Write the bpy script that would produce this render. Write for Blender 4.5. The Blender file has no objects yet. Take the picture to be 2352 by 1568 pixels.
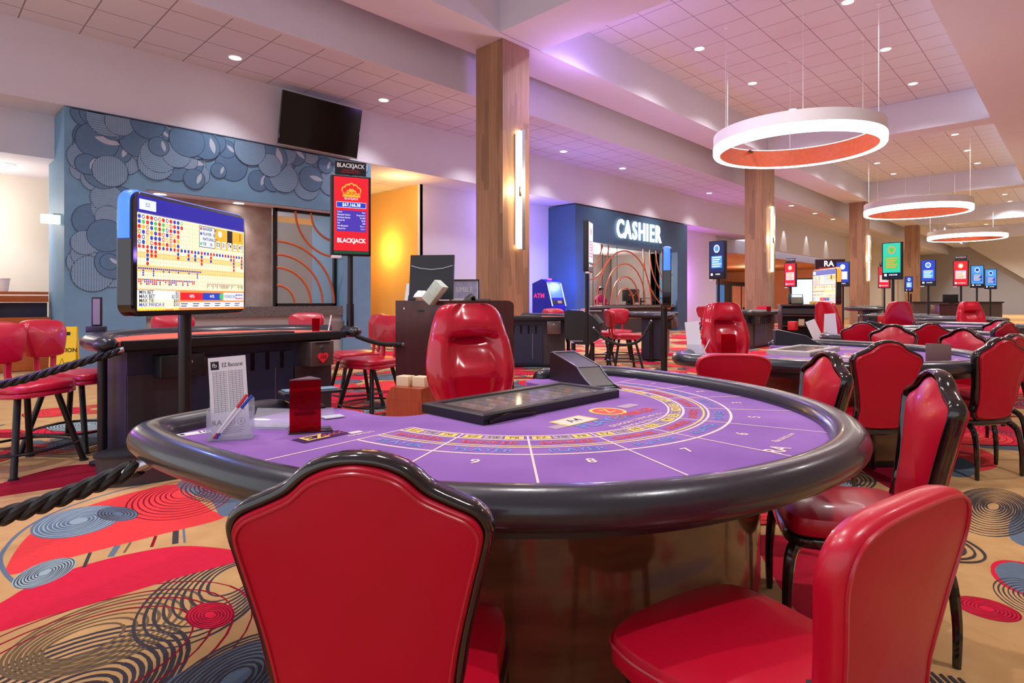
import bpy, math, random
from mathutils import Matrix, Vector
random.seed(7)
PI = math.pi
sc = bpy.context.scene
COL = sc.collection
# ---------------------------------------------------------------- frame of reference
# world X runs along the hall, world Y towards the cashier wall; the camera stands at the origin
TH = math.atan2(2494 - 1176, 1360)
CS, SN = math.cos(TH), math.sin(TH)
EYE = 1.3
def C(right, ahead):
    "ground point given as metres right of / ahead of the viewer's standing point"
    return (right * SN + ahead * CS, -right * CS + ahead * SN)
def heading(dx, dy):
    "z-rotation that turns local +Y into world direction (dx, dy)"
    return math.atan2(dy, dx) - PI / 2
def chead(r, a):
    return heading(*C(r, a))

# ---------------------------------------------------------------- materials
MATS = {}
def srgb(c):
    return tuple(((x / 12.92) if x <= 0.04045 else ((x + 0.055) / 1.055) ** 2.4) for x in c)
def rgb(r, g, b):
    return srgb((r / 255, g / 255, b / 255))
def mat(name, col, rough=0.5, metal=0.0, var=0.08, scale=12.0, bump=0.0, coat=0.0, stretch=None, spec=0.5, col2=None, sheen=0.0):
    if name in MATS: return MATS[name]
    m = bpy.data.materials.new(name); m.use_nodes = True
    nt = m.node_tree; b = nt.nodes['Principled BSDF']
    b.inputs['Roughness'].default_value = rough
    b.inputs['Metallic'].default_value = metal
    b.inputs['Coat Weight'].default_value = coat
    b.inputs['Coat Roughness'].default_value = 0.08
    b.inputs['Specular IOR Level'].default_value = spec
    b.inputs['Sheen Weight'].default_value = sheen
    tc = nt.nodes.new('ShaderNodeTexCoord')
    src = tc.outputs['Object']
    if stretch:
        mp = nt.nodes.new('ShaderNodeMapping'); mp.inputs['Scale'].default_value = stretch
        nt.links.new(src, mp.inputs['Vector']); src = mp.outputs['Vector']
    nz = nt.nodes.new('ShaderNodeTexNoise'); nz.inputs['Scale'].default_value = scale; nz.inputs['Detail'].default_value = 4
    nt.links.new(src, nz.inputs['Vector'])
    mx = nt.nodes.new('ShaderNodeMix'); mx.data_type = 'RGBA'
    c2 = col2 if col2 else tuple(max(0, c * (1 - 3 * var)) for c in col)
    mx.inputs[6].default_value = (*c2, 1); mx.inputs[7].default_value = (*(col if col2 else tuple(min(1, c * (1 + 2 * var)) for c in col)), 1)
    nt.links.new(nz.outputs['Fac'], mx.inputs[0]); nt.links.new(mx.outputs[2], b.inputs['Base Color'])
    if bump:
        bp = nt.nodes.new('ShaderNodeBump'); bp.inputs['Strength'].default_value = bump; bp.inputs['Distance'].default_value = 0.01
        nz2 = nt.nodes.new('ShaderNodeTexNoise'); nz2.inputs['Scale'].default_value = scale * 9
        nt.links.new(src, nz2.inputs['Vector'])
        nt.links.new(nz2.outputs['Fac'], bp.inputs['Height']); nt.links.new(bp.outputs['Normal'], b.inputs['Normal'])
    MATS[name] = m
    return m
def emit(name, col, strength=1.0):
    if name in MATS: return MATS[name]
    m = bpy.data.materials.new(name); m.use_nodes = True
    nt = m.node_tree; b = nt.nodes['Principled BSDF']
    b.inputs['Base Color'].default_value = (*(0.2 * c for c in col), 1)
    b.inputs['Emission Color'].default_value = (*col, 1); b.inputs['Emission Strength'].default_value = strength
    b.inputs['Roughness'].default_value = 0.4
    MATS[name] = m
    return m
def glass(name, col, rough=0.05, alpha=0.35):
    "thin acrylic: a mix of clear transmission and a glossy coat"
    if name in MATS: return MATS[name]
    m = bpy.data.materials.new(name); m.use_nodes = True
    nt = m.node_tree; b = nt.nodes['Principled BSDF']
    b.inputs['Base Color'].default_value = (*col, 1); b.inputs['Roughness'].default_value = rough
    tr = nt.nodes.new('ShaderNodeBsdfTransparent'); tr.inputs['Color'].default_value = (*col, 1)
    mx = nt.nodes.new('ShaderNodeMixShader'); mx.inputs[0].default_value = alpha
    nt.links.new(tr.outputs[0], mx.inputs[1]); nt.links.new(b.outputs[0], mx.inputs[2])
    nt.links.new(mx.outputs[0], nt.nodes['Material Output'].inputs['Surface'])
    MATS[name] = m
    return m
def grid_mat(name, col, line, size, off=(0, 0), width=0.012, rough=0.85):
    "square ceiling tiles in world X/Y with thin grid bars"
    m = bpy.data.materials.new(name); m.use_nodes = True
    nt = m.node_tree; b = nt.nodes['Principled BSDF']; b.inputs['Roughness'].default_value = rough
    b.inputs['Specular IOR Level'].default_value = 0.2
    tc = nt.nodes.new('ShaderNodeTexCoord'); sp = nt.nodes.new('ShaderNodeSeparateXYZ')
    nt.links.new(tc.outputs['Object'], sp.inputs[0])
    masks = []
    for i in (0, 1):
        ad = nt.nodes.new('ShaderNodeMath'); ad.operation = 'ADD'; ad.inputs[1].default_value = 100 * size + off[i]
        nt.links.new(sp.outputs[i], ad.inputs[0])
        dv = nt.nodes.new('ShaderNodeMath'); dv.operation = 'DIVIDE'; dv.inputs[1].default_value = size
        nt.links.new(ad.outputs[0], dv.inputs[0])
        fr = nt.nodes.new('ShaderNodeMath'); fr.operation = 'FRACT'; nt.links.new(dv.outputs[0], fr.inputs[0])
        lt = nt.nodes.new('ShaderNodeMath'); lt.operation = 'LESS_THAN'; lt.inputs[1].default_value = width / size
        nt.links.new(fr.outputs[0], lt.inputs[0]); masks.append(lt)
    mxm = nt.nodes.new('ShaderNodeMath'); mxm.operation = 'MAXIMUM'
    nt.links.new(masks[0].outputs[0], mxm.inputs[0]); nt.links.new(masks[1].outputs[0], mxm.inputs[1])
    nz = nt.nodes.new('ShaderNodeTexNoise'); nz.inputs['Scale'].default_value = 60
    nt.links.new(tc.outputs['Object'], nz.inputs['Vector'])
    m0 = nt.nodes.new('ShaderNodeMix'); m0.data_type = 'RGBA'
    m0.inputs[6].default_value = (*(c * 0.94 for c in col), 1); m0.inputs[7].default_value = (*col, 1)
    nt.links.new(nz.outputs['Fac'], m0.inputs[0])
    mx = nt.nodes.new('ShaderNodeMix'); mx.data_type = 'RGBA'
    nt.links.new(m0.outputs[2], mx.inputs[6]); mx.inputs[7].default_value = (*line, 1)
    nt.links.new(mxm.outputs[0], mx.inputs[0]); nt.links.new(mx.outputs[2], b.inputs['Base Color'])
    return m
def plank_mat(name, c1, c2, c3):
    "vertical timber planks with long grain"
    m = bpy.data.materials.new(name); m.use_nodes = True
    nt = m.node_tree; b = nt.nodes['Principled BSDF']; b.inputs['Roughness'].default_value = 0.55
    tc = nt.nodes.new('ShaderNodeTexCoord')
    def noise(scl, k):
        mp = nt.nodes.new('ShaderNodeMapping'); mp.inputs['Scale'].default_value = scl
        nt.links.new(tc.outputs['Object'], mp.inputs['Vector'])
        n = nt.nodes.new('ShaderNodeTexNoise'); n.inputs['Scale'].default_value = k; n.inputs['Detail'].default_value = 6
        nt.links.new(mp.outputs['Vector'], n.inputs['Vector']); return n
    grain = noise((14, 14, 0.7), 2.2)
    vor = nt.nodes.new('ShaderNodeTexVoronoi'); vor.feature = 'F1'; vor.distance = 'CHEBYCHEV'
    mp = nt.nodes.new('ShaderNodeMapping'); mp.inputs['Scale'].default_value = (4.6, 4.6, 0.55)
    nt.links.new(tc.outputs['Object'], mp.inputs['Vector']); nt.links.new(mp.outputs['Vector'], vor.inputs['Vector'])
    vor.inputs['Scale'].default_value = 1.0; vor.inputs['Randomness'].default_value = 0.75
    sp = nt.nodes.new('ShaderNodeSeparateColor'); nt.links.new(vor.outputs['Color'], sp.inputs[0])
    a = nt.nodes.new('ShaderNodeMix'); a.data_type = 'RGBA'; a.inputs[6].default_value = (*c1, 1); a.inputs[7].default_value = (*c2, 1)
    nt.links.new(grain.outputs['Fac'], a.inputs[0])
    d = nt.nodes.new('ShaderNodeMix'); d.data_type = 'RGBA'; d.inputs[7].default_value = (*c3, 1)
    ml = nt.nodes.new('ShaderNodeMath'); ml.operation = 'MULTIPLY'; ml.inputs[1].default_value = 0.55
    nt.links.new(sp.outputs[0], ml.inputs[0]); nt.links.new(ml.outputs[0], d.inputs[0])
    nt.links.new(a.outputs[2], d.inputs[6]); nt.links.new(d.outputs[2], b.inputs['Base Color'])
    MATS[name] = m
    return m

WALL = mat('plaster', rgb(222, 220, 232), 0.8, var=0.01, scale=3, spec=0.2)
WALLC = mat('cream_plaster', rgb(222, 214, 202), 0.8, var=0.01, scale=3, spec=0.2)
GREYW = mat('grey_plaster', rgb(176, 172, 172), 0.8, var=0.01, scale=3, spec=0.2)
YELW = mat('amber_plaster', rgb(236, 186, 104), 0.8, var=0.03, scale=1, spec=0.2)
ORW = mat('orange_plaster', rgb(206, 140, 104), 0.8, var=0.02, scale=2, spec=0.2)
BLUEW = mat('blue_paint', rgb(112, 156, 190), 0.6, var=0.12, scale=1.2)
BLUED = mat('blue_paint_dark', rgb(64, 98, 130), 0.6, var=0.08, scale=1.2)
RUST = mat('rust_concrete', rgb(196, 184, 176), 0.75, scale=2.6, col2=rgb(120, 78, 58))
GRAN = mat('dark_granite', rgb(150, 145, 145), 0.25, scale=55, col2=rgb(12, 12, 14))
WOODCOL = plank_mat('plank_wood', rgb(200, 156, 116), rgb(142, 102, 76), rgb(92, 66, 54))
RED = mat('red_leather', rgb(200, 12, 46), 0.32, var=0.03, scale=5, bump=0.04, coat=0.15)
REDD = mat('red_leather_back', rgb(188, 4, 42), 0.38, var=0.03, scale=5, bump=0.04, spec=0.32)
REDB = mat('burgundy_leather', rgb(186, 22, 48), 0.30, var=0.03, scale=5, bump=0.04, coat=0.2)
REDG = mat('red_leather_gloss', rgb(200, 10, 46), 0.20, var=0.03, scale=5, bump=0.03, coat=0.5)
BLKG = mat('black_lacquer', rgb(16, 15, 17), 0.12, var=0.02, coat=0.8)
BLK = mat('black_metal', rgb(24, 24, 27), 0.35, var=0.05)
BLKP = mat('black_plastic', rgb(28, 29, 32), 0.42, var=0.05)
VINYL = mat('black_vinyl', rgb(44, 46, 54), 0.27, var=0.08, scale=6, bump=0.03, coat=0.25)
VINYLG = mat('grey_vinyl', rgb(104, 100, 96), 0.38, var=0.08, scale=6, bump=0.05)
FELT = mat('purple_felt', rgb(164, 112, 192), 0.9, scale=2.6, spec=0.15, sheen=0.2, col2=rgb(104, 52, 148))
FELTR = mat('salmon_felt', rgb(226, 110, 92), 0.9, var=0.05, scale=3, spec=0.15)
DARKW = mat('walnut_veneer', rgb(118, 76, 50), 0.16, scale=2.5, coat=0.5, stretch=(1, 1, 5), col2=rgb(40, 20, 14))
MAHOG = mat('mahogany', rgb(92, 48, 48), 0.30, scale=3, coat=0.3, stretch=(6, 6, 0.6), col2=rgb(58, 28, 30))
ORWOOD = mat('orange_wood', rgb(206, 110, 52), 0.4, scale=4, stretch=(1, 1, 6), col2=rgb(176, 84, 36))
CHERRY = mat('cherry_wood', rgb(190, 74, 32), 0.3, scale=4, coat=0.3, stretch=(8, 8, 0.6), col2=rgb(130, 44, 18))
NAVY = mat('navy_laminate', rgb(48, 52, 76), 0.4, var=0.05)
CHAR = mat('charcoal_laminate', rgb(62, 56, 62), 0.4, var=0.06)
STEEL = mat('brushed_steel', rgb(190, 190, 196), 0.25, metal=0.9, var=0.05)
BRONZE = mat('box_bronze', rgb(120, 104, 100), 0.3, metal=0.6, var=0.06)
WHITE = mat('white_paint', rgb(238, 236, 236), 0.5, var=0.01)
PAPER = mat('paper', rgb(240, 238, 240), 0.7, var=0.01)
COPPER = mat('copper_tube', rgb(214, 120, 80), 0.35, metal=0.4, var=0.05)
YEL = mat('yellow_plastic', rgb(246, 204, 20), 0.4, var=0.02)
GREEN = mat('tissue_box_green', rgb(170, 196, 170), 0.6, scale=20, col2=rgb(228, 236, 226))
INK = mat('ink', rgb(24, 22, 26), 0.7, var=0.02)
GREYI = mat('grey_ink', rgb(150, 148, 152), 0.7, var=0.02)
ROPE = mat('black_rope', rgb(26, 26, 28), 0.55, var=0.1, scale=30)
SKIN = mat('skin', rgb(214, 160, 132), 0.5, var=0.03)
HAIR = mat('dark_hair', rgb(44, 28, 24), 0.5, var=0.1, scale=40)
SHIRT = mat('magenta_shirt', rgb(206, 20, 92), 0.7, var=0.05)
CREAMB = mat('cream_block', rgb(232, 208, 168), 0.6, var=0.04)
REDP = glass('red_acrylic', (0.62, 0.004, 0.02), 0.05, 0.22)
CLEAR = glass('clear_acrylic', (0.93, 0.94, 0.97), 0.06, 0.22)
SMOKE = glass('smoked_acrylic', (0.55, 0.5, 0.48), 0.06, 0.35)
GLASSW = glass('window_glass', (0.86, 0.9, 0.92), 0.03, 0.12)
ELAMP = emit('ring_light', (1.0, 0.95, 0.88), 9.0)
ELENS = emit('downlight_lens', (1.0, 0.97, 0.93), 9.0)
ESCON = emit('sconce_light', (1.0, 0.78, 0.48), 9.0)
EBLUE = emit('led_blue', (0.02, 0.08, 1.0), 2.5)
EBLUEW = emit('led_blue_core', (0.03, 0.10, 1.0), 2.6)
ERED = emit('led_red', (1.0, 0.05, 0.02), 2.0)
EORG = emit('led_orange', (1.0, 0.16, 0.02), 2.2)
def S(name, r, g, b, k=1.0): return emit('screen_' + name, rgb(r, g, b), k)
SW = S('white', 246, 246, 250); SCREAM = S('cream', 250, 238, 196); SGOLD = S('gold', 244, 170, 40)
SRED = S('red', 214, 24, 40); SBLUE = S('blue', 26, 60, 180); SGRN = S('green', 60, 190, 90); SBLK = S('black', 14, 14, 20)
SGRID = S('grid', 150, 130, 110); SPURP = S('purple', 70, 50, 160); STEAL = S('teal', 40, 190, 160); SNAVY = S('navy', 16, 36, 96)
SSKY = S('sky', 70, 150, 230); SLAV = S('lavender', 214, 222, 244); SDK = S('darkblue', 8, 14, 44); SPINK = S('pink', 240, 120, 150); SYEL = S('yellow', 250, 230, 40)
SORG = S('orange', 240, 140, 60); SDG = S('dark_green', 20, 70, 50)
PCRM = mat('print_cream', rgb(240, 214, 206), 0.85, var=0.02, spec=0.1)
PBLUE = mat('print_blue', rgb(120, 150, 216), 0.85, var=0.02, spec=0.1)
PRED = mat('print_red', rgb(226, 96, 92), 0.85, var=0.02, spec=0.1)
PYEL = mat('print_yellow', rgb(242, 206, 112), 0.85, var=0.02, spec=0.1)
PDK = mat('print_dark', rgb(70, 40, 84), 0.85, var=0.02, spec=0.1)
PGRY = mat('print_grey', rgb(184, 160, 178), 0.9, var=0.02, spec=0.1)

# ---------------------------------------------------------------- mesh builder
def RZ(a): return Matrix.Rotation(a, 4, 'Z')
def RX(a): return Matrix.Rotation(a, 4, 'X')
def RY(a): return Matrix.Rotation(a, 4, 'Y')
def T(x, y, z): return Matrix.Translation((x, y, z))
UPRIGHT = RX(PI / 2)          # a picture in XY stood upright, facing -Y
class MB:
    def __init__(s): s.v = []; s.f = []; s.m = []; s.mats = []; s.M = Matrix.Identity(4)
    def mi(s, m):
        if m not in s.mats: s.mats.append(m)
        return s.mats.index(m)
    def add(s, vs, fs, m, M=None):
        X = s.M @ M if M is not None else s.M
        o = len(s.v); k = s.mi(m)
        s.v += [tuple(X @ Vector(p)) for p in vs]
        s.f += [tuple(i + o for i in f) for f in fs]; s.m += [k] * len(fs)
        return s
    def box(s, c, d, m, b=0.0, M=None):
        "box centred at c with sizes d; b chamfers all edges with a two-step rounding"
        x, y, z = (q / 2 for q in d)
        if b <= 0:
            vs = [(c[0] + i * x, c[1] + j * y, c[2] + k * z) for k in (-1, 1) for j in (-1, 1) for i in (-1, 1)]
            fs = [(0, 2, 3, 1), (4, 5, 7, 6), (0, 1, 5, 4), (2, 6, 7, 3), (0, 4, 6, 2), (1, 3, 7, 5)]
            return s.add(vs, fs, m, M)
        b = min(b, x * .98, y * .98, z * .98)
        n = 3
        def ring(inset, zz):
            out = []
            r = max(b - inset, 1e-4)
            for (sx, sy, a0) in ((1, 1, 0), (-1, 1, 90), (-1, -1, 180), (1, -1, 270)):
                for t in range(n + 1):
                    a = math.radians(a0 + 90 * t / n)
                    out.append((c[0] + sx * (x - b) + r * math.cos(a), c[1] + sy * (y - b) + r * math.sin(a), zz))
            return out
        lv = []
        for t in range(n + 1):
            a = PI / 2 * t / n
            lv.append((b * (1 - math.sin(a)), -z + b * (1 - math.cos(a))))
        lv = lv + [(i, -zz) for i, zz in reversed(lv)]
        rings = [ring(i, c[2] + zz) for i, zz in lv]
        return s.loft(rings, m, True, True, M)
    def loft(s, rings, m, cap=True, closed=True, M=None):
        n = len(rings[0]); vs = [p for r in rings for p in r]; fs = []
        for i in range(len(rings) - 1):
            for j in range(n if closed else n - 1):
                a = i * n + j; b_ = i * n + (j + 1) % n
                fs.append((a, b_, b_ + n, a + n))
        if cap:
            fs.append(tuple(reversed(range(n)))); fs.append(tuple(range((len(rings) - 1) * n, len(rings) * n)))
        return s.add(vs, fs, m, M)
    def tube(s, path, r, m, n=8, closed=False, up=(0, 0, 1), M=None, cap=True):
        "r: number, (ra, rb) or function of index -> either; ra across, rb along up"
        P = [Vector(p) for p in path]; k = len(P); rings = []
        up = Vector(up)
        for i, p in enumerate(P):
            if closed: t = P[(i + 1) % k] - P[i - 1]
            else: t = P[min(i + 1, k - 1)] - P[max(i - 1, 0)]
            t.normalize()
            sd = t.cross(up)
            if sd.length < 1e-4: sd = t.cross(Vector((1, 0, 0)))
            sd.normalize(); u2 = sd.cross(t).normalized()
            q = r(i) if callable(r) else r
            ra, rb = (q, q) if not isinstance(q, tuple) else q
            rings.append([tuple(p + sd * (ra * math.cos(a)) + u2 * (rb * math.sin(a))) for a in (2 * PI * j / n for j in range(n))])
        if closed: rings.append(rings[0])
        return s.loft(rings, m, cap and not closed, True, M)
    def cyl(s, p0, p1, r0, m, r1=None, n=12, M=None):
        r1 = r0 if r1 is None else r1
        return s.tube([p0, p1], lambda i: (r0, r1)[i], m, n, False, (0, 0, 1) if abs(p0[0] - p1[0]) + abs(p0[1] - p1[1]) > 1e-5 else (0, 1, 0), M)
    def lathe(s, prof, m, n=24, M=None, cap=True):
        rings = [[(r * math.cos(2 * PI * j / n), r * math.sin(2 * PI * j / n), z) for j in range(n)] for r, z in prof]
        return s.loft(rings, m, cap, True, M)
    def prism(s, poly, z0, z1, m, M=None):
        n = len(poly)
        return s.loft([[(x, y, z0) for x, y in poly], [(x, y, z1) for x, y in poly]], m, True, True, M)
    def flat(s, poly, z, m, M=None):
        return s.add([(x, y, z) for x, y in poly], [tuple(range(len(poly)))], m, M)
    def rect(s, x0, y0, x1, y1, m, z=0, M=None):
        return s.flat([(x0, y0), (x1, y0), (x1, y1), (x0, y1)], z, m, M)
    def disc(s, x, y, r, m, z=0, n=14, M=None, ry=None):
        ry = r if ry is None else ry
        return s.flat([(x + r * math.cos(2 * PI * j / n), y + ry * math.sin(2 * PI * j / n)) for j in range(n)], z, m, M)
    def strip(s, pts, w, m, z=0, closed=False, M=None):
        "flat ribbon of width w (number or list) along 2-D points"
        n = len(pts); L = []; R = []
        for i in range(n):
            a = pts[(i - 1) % n] if closed or i > 0 else pts[i]; b_ = pts[(i + 1) % n] if closed or i < n - 1 else pts[i]
            dx, dy = b_[0] - a[0], b_[1] - a[1]; l = math.hypot(dx, dy) or 1
            h = (w[i] if isinstance(w, list) else w) / 2
            L.append((pts[i][0] - dy / l * h, pts[i][1] + dx / l * h, z)); R.append((pts[i][0] + dy / l * h, pts[i][1] - dx / l * h, z))
        fs = [(i, (i + 1) % n, n + (i + 1) % n, n + i) for i in range(n if closed else n - 1)]
        return s.add(L + R, [tuple(reversed(f)) for f in fs], m, M)
    def cushion(s, outline, bulge, m, edge=0.0, M=None, axis=(0, 1, 0), steps=(1, .93, .8, .55, .25)):
        "fills a closed 3-D outline with a domed surface pushed along axis"
        ax = Vector(axis); P = [Vector(p) for p in outline]; c = sum(P, Vector()) / len(P)
        rings = []
        for t in steps:
            rings.append([tuple(c + (p - c) * t + ax * (bulge * (1 - t ** 2.6) + edge)) for p in P])
        n = len(P); vs = [q for r in rings for q in r] + [tuple(c + ax * (bulge + edge))]; fs = []
        for i in range(len(rings) - 1):
            for j in range(n):
                a = i * n + j; b_ = i * n + (j + 1) % n; fs.append((a, b_, b_ + n, a + n))
        o = (len(rings) - 1) * n
        for j in range(n): fs.append((o + j, o + (j + 1) % n, len(vs) - 1))
        return s.add(vs, fs, m, M)
    def ball(s, c, r, m, n=12, M=None):
        r = r if isinstance(r, tuple) else (r, r, r)
        rings = []
        for i in range(n // 2 + 1):
            a = -PI / 2 + PI * i / (n // 2); q = max(math.cos(a), 0.02)
            rings.append([(c[0] + r[0] * q * math.cos(2 * PI * j / n), c[1] + r[1] * q * math.sin(2 * PI * j / n), c[2] + r[2] * math.sin(a)) for j in range(n)])
        return s.loft(rings, m, True, True, M)
    def text(s, txt, size, m, x=0, y=0, z=0, align='CENTER', M=None, ext=0.0, bold=0.0, sx=1.0):
        vs, fs = glyphs(txt, align, ext / size, bold)
        return s.add([(x + p[0] * size * sx, y + p[1] * size, z + p[2] * size) for p in vs], fs, m, M)
    def build(s, name, parent=None, loc=None, rotz=0.0, smooth=38):
        me = bpy.data.meshes.new(name); me.from_pydata(s.v, [], s.f)
        for m in s.mats: me.materials.append(m)
        me.polygons.foreach_set('material_index', s.m)
        if smooth:
            me.polygons.foreach_set('use_smooth', [True] * len(me.polygons))
            me.set_sharp_from_angle(angle=math.radians(smooth))
        me.update()
        o = bpy.data.objects.new(name, me); COL.objects.link(o)
        if parent: o.parent = parent
        if loc is not None: o.location = loc
        o.rotation_euler = (0, 0, rotz)
        return o
_GL = {}
def glyphs(txt, align, ext, bold):
    key = (txt, align, round(ext, 4), bold)
    if key not in _GL:
        cu = bpy.data.curves.new('lettering', 'FONT'); cu.body = txt; cu.size = 1; cu.align_x = align; cu.align_y = 'CENTER'
        cu.extrude = ext; cu.offset = bold; cu.resolution_u = 3
        o = bpy.data.objects.new('lettering', cu); COL.objects.link(o)
        dg = bpy.context.evaluated_depsgraph_get()
        me = bpy.data.meshes.new_from_object(o.evaluated_get(dg))
        _GL[key] = ([tuple(v.co) for v in me.vertices], [tuple(p.vertices) for p in me.polygons])
        bpy.data.objects.remove(o); bpy.data.curves.remove(cu); bpy.data.meshes.remove(me)
    return _GL[key]

# ---------------------------------------------------------------- things, parts, copies
def tag(o, label, cat, group=None):
    o['label'] = label; o['category'] = cat
    if group: o['group'] = group
    return o
def thing(name, label, cat, loc=(0, 0, 0), rotz=0.0, group=None):
    o = bpy.data.objects.new(name, None); COL.objects.link(o); o.empty_display_size = 0.1
    o.location = tuple(loc) if len(loc) == 3 else (*loc, 0); o.rotation_euler = (0, 0, rotz)
    return tag(o, label, cat, group)
def struct(o):
    o['kind'] = 'structure'; return o
KIDS = {}
def kids(o):
    return [c for c in bpy.data.objects if c.parent is o]
def dup(root, loc, rotz, label, group=None, cat=None):
    r = root.copy(); COL.objects.link(r); r.location = loc; r.rotation_euler = (0, 0, rotz)
    r['label'] = label
    if group: r['group'] = group
    if root.name not in KIDS: KIDS[root.name] = [(c, kids(c)) for c in kids(root)]
    for ch, gs in KIDS[root.name]:
        c = ch.copy(); COL.objects.link(c); c.parent = r
        for g in gs:
            d = g.copy(); COL.objects.link(d); d.parent = c
    return r
class Kind:
    "first place() moves the prototype itself, later ones copy it"
    def __init__(s, root): s.root = root; s.used = False
    def place(s, xy, rotz, label, group=None, z=0.0):
        loc = (xy[0], xy[1], z)
        if not s.used:
            s.used = True; r = s.root; r.location = loc; r.rotation_euler = (0, 0, rotz); r['label'] = label
            if group: r['group'] = group
            return r
        return dup(s.root, loc, rotz, label, group)
def smoothpath(pts, per=6, closed=False):
    n = len(pts); out = []
    D = len(pts[0])
    rng = n if closed else n - 1
    for i in range(rng):
        if closed: p0, p1, p2, p3 = pts[(i - 1) % n], pts[i], pts[(i + 1) % n], pts[(i + 2) % n]
        else: p0, p1, p2, p3 = pts[max(i - 1, 0)], pts[i], pts[i + 1], pts[min(i + 2, n - 1)]
        for k in range(per):
            t = k / per
            out.append(tuple(0.5 * (2 * p1[d] + (p2[d] - p0[d]) * t + (2 * p0[d] - 5 * p1[d] + 4 * p2[d] - p3[d]) * t * t + (3 * p1[d] - p0[d] - 3 * p2[d] + p3[d]) * t ** 3) for d in range(D)))
    if not closed: out.append(tuple(pts[-1]))
    return out
# ================================================================ THE SETTING
# carpet: a plain ground with the woven motifs laid on it as thin layers of the same mesh
CT = mat('carpet_tan', rgb(214, 172, 114), 0.95, scale=5, spec=0.05, sheen=0.1, bump=0.2, col2=rgb(170, 126, 76))
CR = mat('carpet_red', rgb(210, 30, 60), 0.95, var=0.06, scale=30, spec=0.05, sheen=0.05)
CO = mat('carpet_coral', rgb(226, 60, 62), 0.95, var=0.05, scale=30, spec=0.05, sheen=0.05)
CB = mat('carpet_slate', rgb(98, 114, 130), 0.95, var=0.06, scale=30, spec=0.1)
CP = mat('carpet_pale', rgb(150, 172, 176), 0.95, var=0.04, scale=30, spec=0.1)
CD = mat('carpet_dark', rgb(66, 62, 66), 0.95, var=0.06, scale=30, spec=0.1)
CM = mat('carpet_maroon', rgb(140, 16, 40), 0.95, var=0.06, scale=30, spec=0.1)
CV = mat('carpet_olive', rgb(112, 92, 66), 0.95, var=0.06, scale=30, spec=0.1)
fl = MB()
fl.flat([(-6, -10), (80, -10), (80, 24), (-6, 24)], 0, CT)
LAY = [0.0004]
def lay(): LAY[0] += 0.000008; return LAY[0]
def ell(c, rx, ry, rot, a0=0, a1=2 * PI, n=36):
    return [(c[0] + rx * math.cos(a) * math.cos(rot) - ry * math.sin(a) * math.sin(rot), c[1] + rx * math.cos(a) * math.sin(rot) + ry * math.sin(a) * math.cos(rot)) for a in (a0 + (a1 - a0) * i / n for i in range(n + 1))]
def fill_ell(c, rx, ry, rot, m): fl.flat(ell(c, rx, ry, rot)[:-1], lay(), m)
def rings(c, rx, ry, rot, k, m, w=0.012, a0=0, a1=2 * PI, f0=0.15, drift=(0, 0), n=36, wob=0.0):
    z = lay()
    for i in range(k):
        t = f0 + (1 - f0) * (i + 1) / k
        cc = (c[0] + drift[0] * (1 - t), c[1] + drift[1] * (1 - t))
        p = ell(cc, rx * t, ry * t, rot, a0, a1, n)
        fl.strip(p, [w * (0.75 + 0.5 * abs(math.sin(wob + q * 0.4 + i))) for q in range(len(p))], m, z)
def blob(pts, m, per=6): fl.flat(smoothpath(pts, per, True), lay(), m)
# --- the aisle left of the near table
rings((0.33, 2.42), 0.46, 0.34, 0.5, 11, CD, 0.015, 0, PI * 2, 0.2, (0.05, -0.1))
rings((0.58, 2.78), 0.34, 0.26, 0.2, 8, CV, 0.012, 0, PI * 2, 0.3, (-0.15, -0.05))
rings((0.95, 2.80), 0.42, 0.24, 0.9, 9, CD, 0.012, 0, PI * 2, 0.3, (0.2, 0.1))
rings((0.45, 2.62), 0.62, 0.5, 0.3, 4, CM, 0.008, 0, PI * 2, 0.5)
blob([(0.10, 3.2), (0.296, 3.35), (0.394, 3.443), (0.549, 3.518), (0.747, 3.535), (0.969, 3.481), (1.087, 3.383), (1.2, 3.2), (1.24, 3.06), (1.119, 3.04), (0.894, 3.06), (0.633, 3.06), (0.438, 3.07), (0.2, 3.07)], CR)
blob([(0.365, 3.66), (0.37, 3.83), (0.50, 4.22), (0.692, 4.45), (0.919, 4.58), (1.159, 4.65), (1.342, 4.63), (1.36, 4.4), (1.348, 4.156), (1.34, 3.9), (1.334, 3.704), (0.967, 3.695), (0.581, 3.69)], CO, 8)
fl.strip(smoothpath([(0.42, 3.42), (0.375, 3.5), (0.345, 3.733), (0.36, 3.998), (0.485, 4.33), (0.70, 4.58), (1.02, 4.74), (1.36, 4.79)], 6), 0.02, CB, lay())
blob([(1.36, 4.62), (1.40, 4.1), (1.36, 3.72), (1.7, 3.9), (1.9, 4.4), (1.7, 4.8)], CB)
rings((1.28, 4.28), 0.42, 0.30, 1.3, 9, CM, 0.009, 0, 2 * PI, 0.2, (0.08, 0.12))
rings((1.62, 4.3), 0.30, 0.40, 0.1, 10, CD, 0.010)
fill_ell((0.73, 4.27), 0.27, 0.215, 1.3, CP); rings((0.73, 4.27), 0.27, 0.215, 1.3, 9, CB, 0.013)
fill_ell((0.92, 4.24), 0.17, 0.085, 1.75, CB); rings((0.92, 4.24), 0.17, 0.085, 1.75, 5, CD, 0.007)
fill_ell((0.48, 3.575), 0.165, 0.11, 1.0, CP); rings((0.48, 3.575), 0.16, 0.10, 1.0, 8, CD, 0.005)
for i, (a, b_) in enumerate([(0.62, 3.50), (0.74, 3.55), (0.80, 3.555), (0.92, 3.535), (1.02, 3.49), (1.06, 3.47)]):
    fl.strip([(a, b_ + 0.005), (a + 0.06, 3.69)], (0.016, 0.03, 0.012)[i % 3], (CD, CB, CV, CM)[i % 4], lay())
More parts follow.
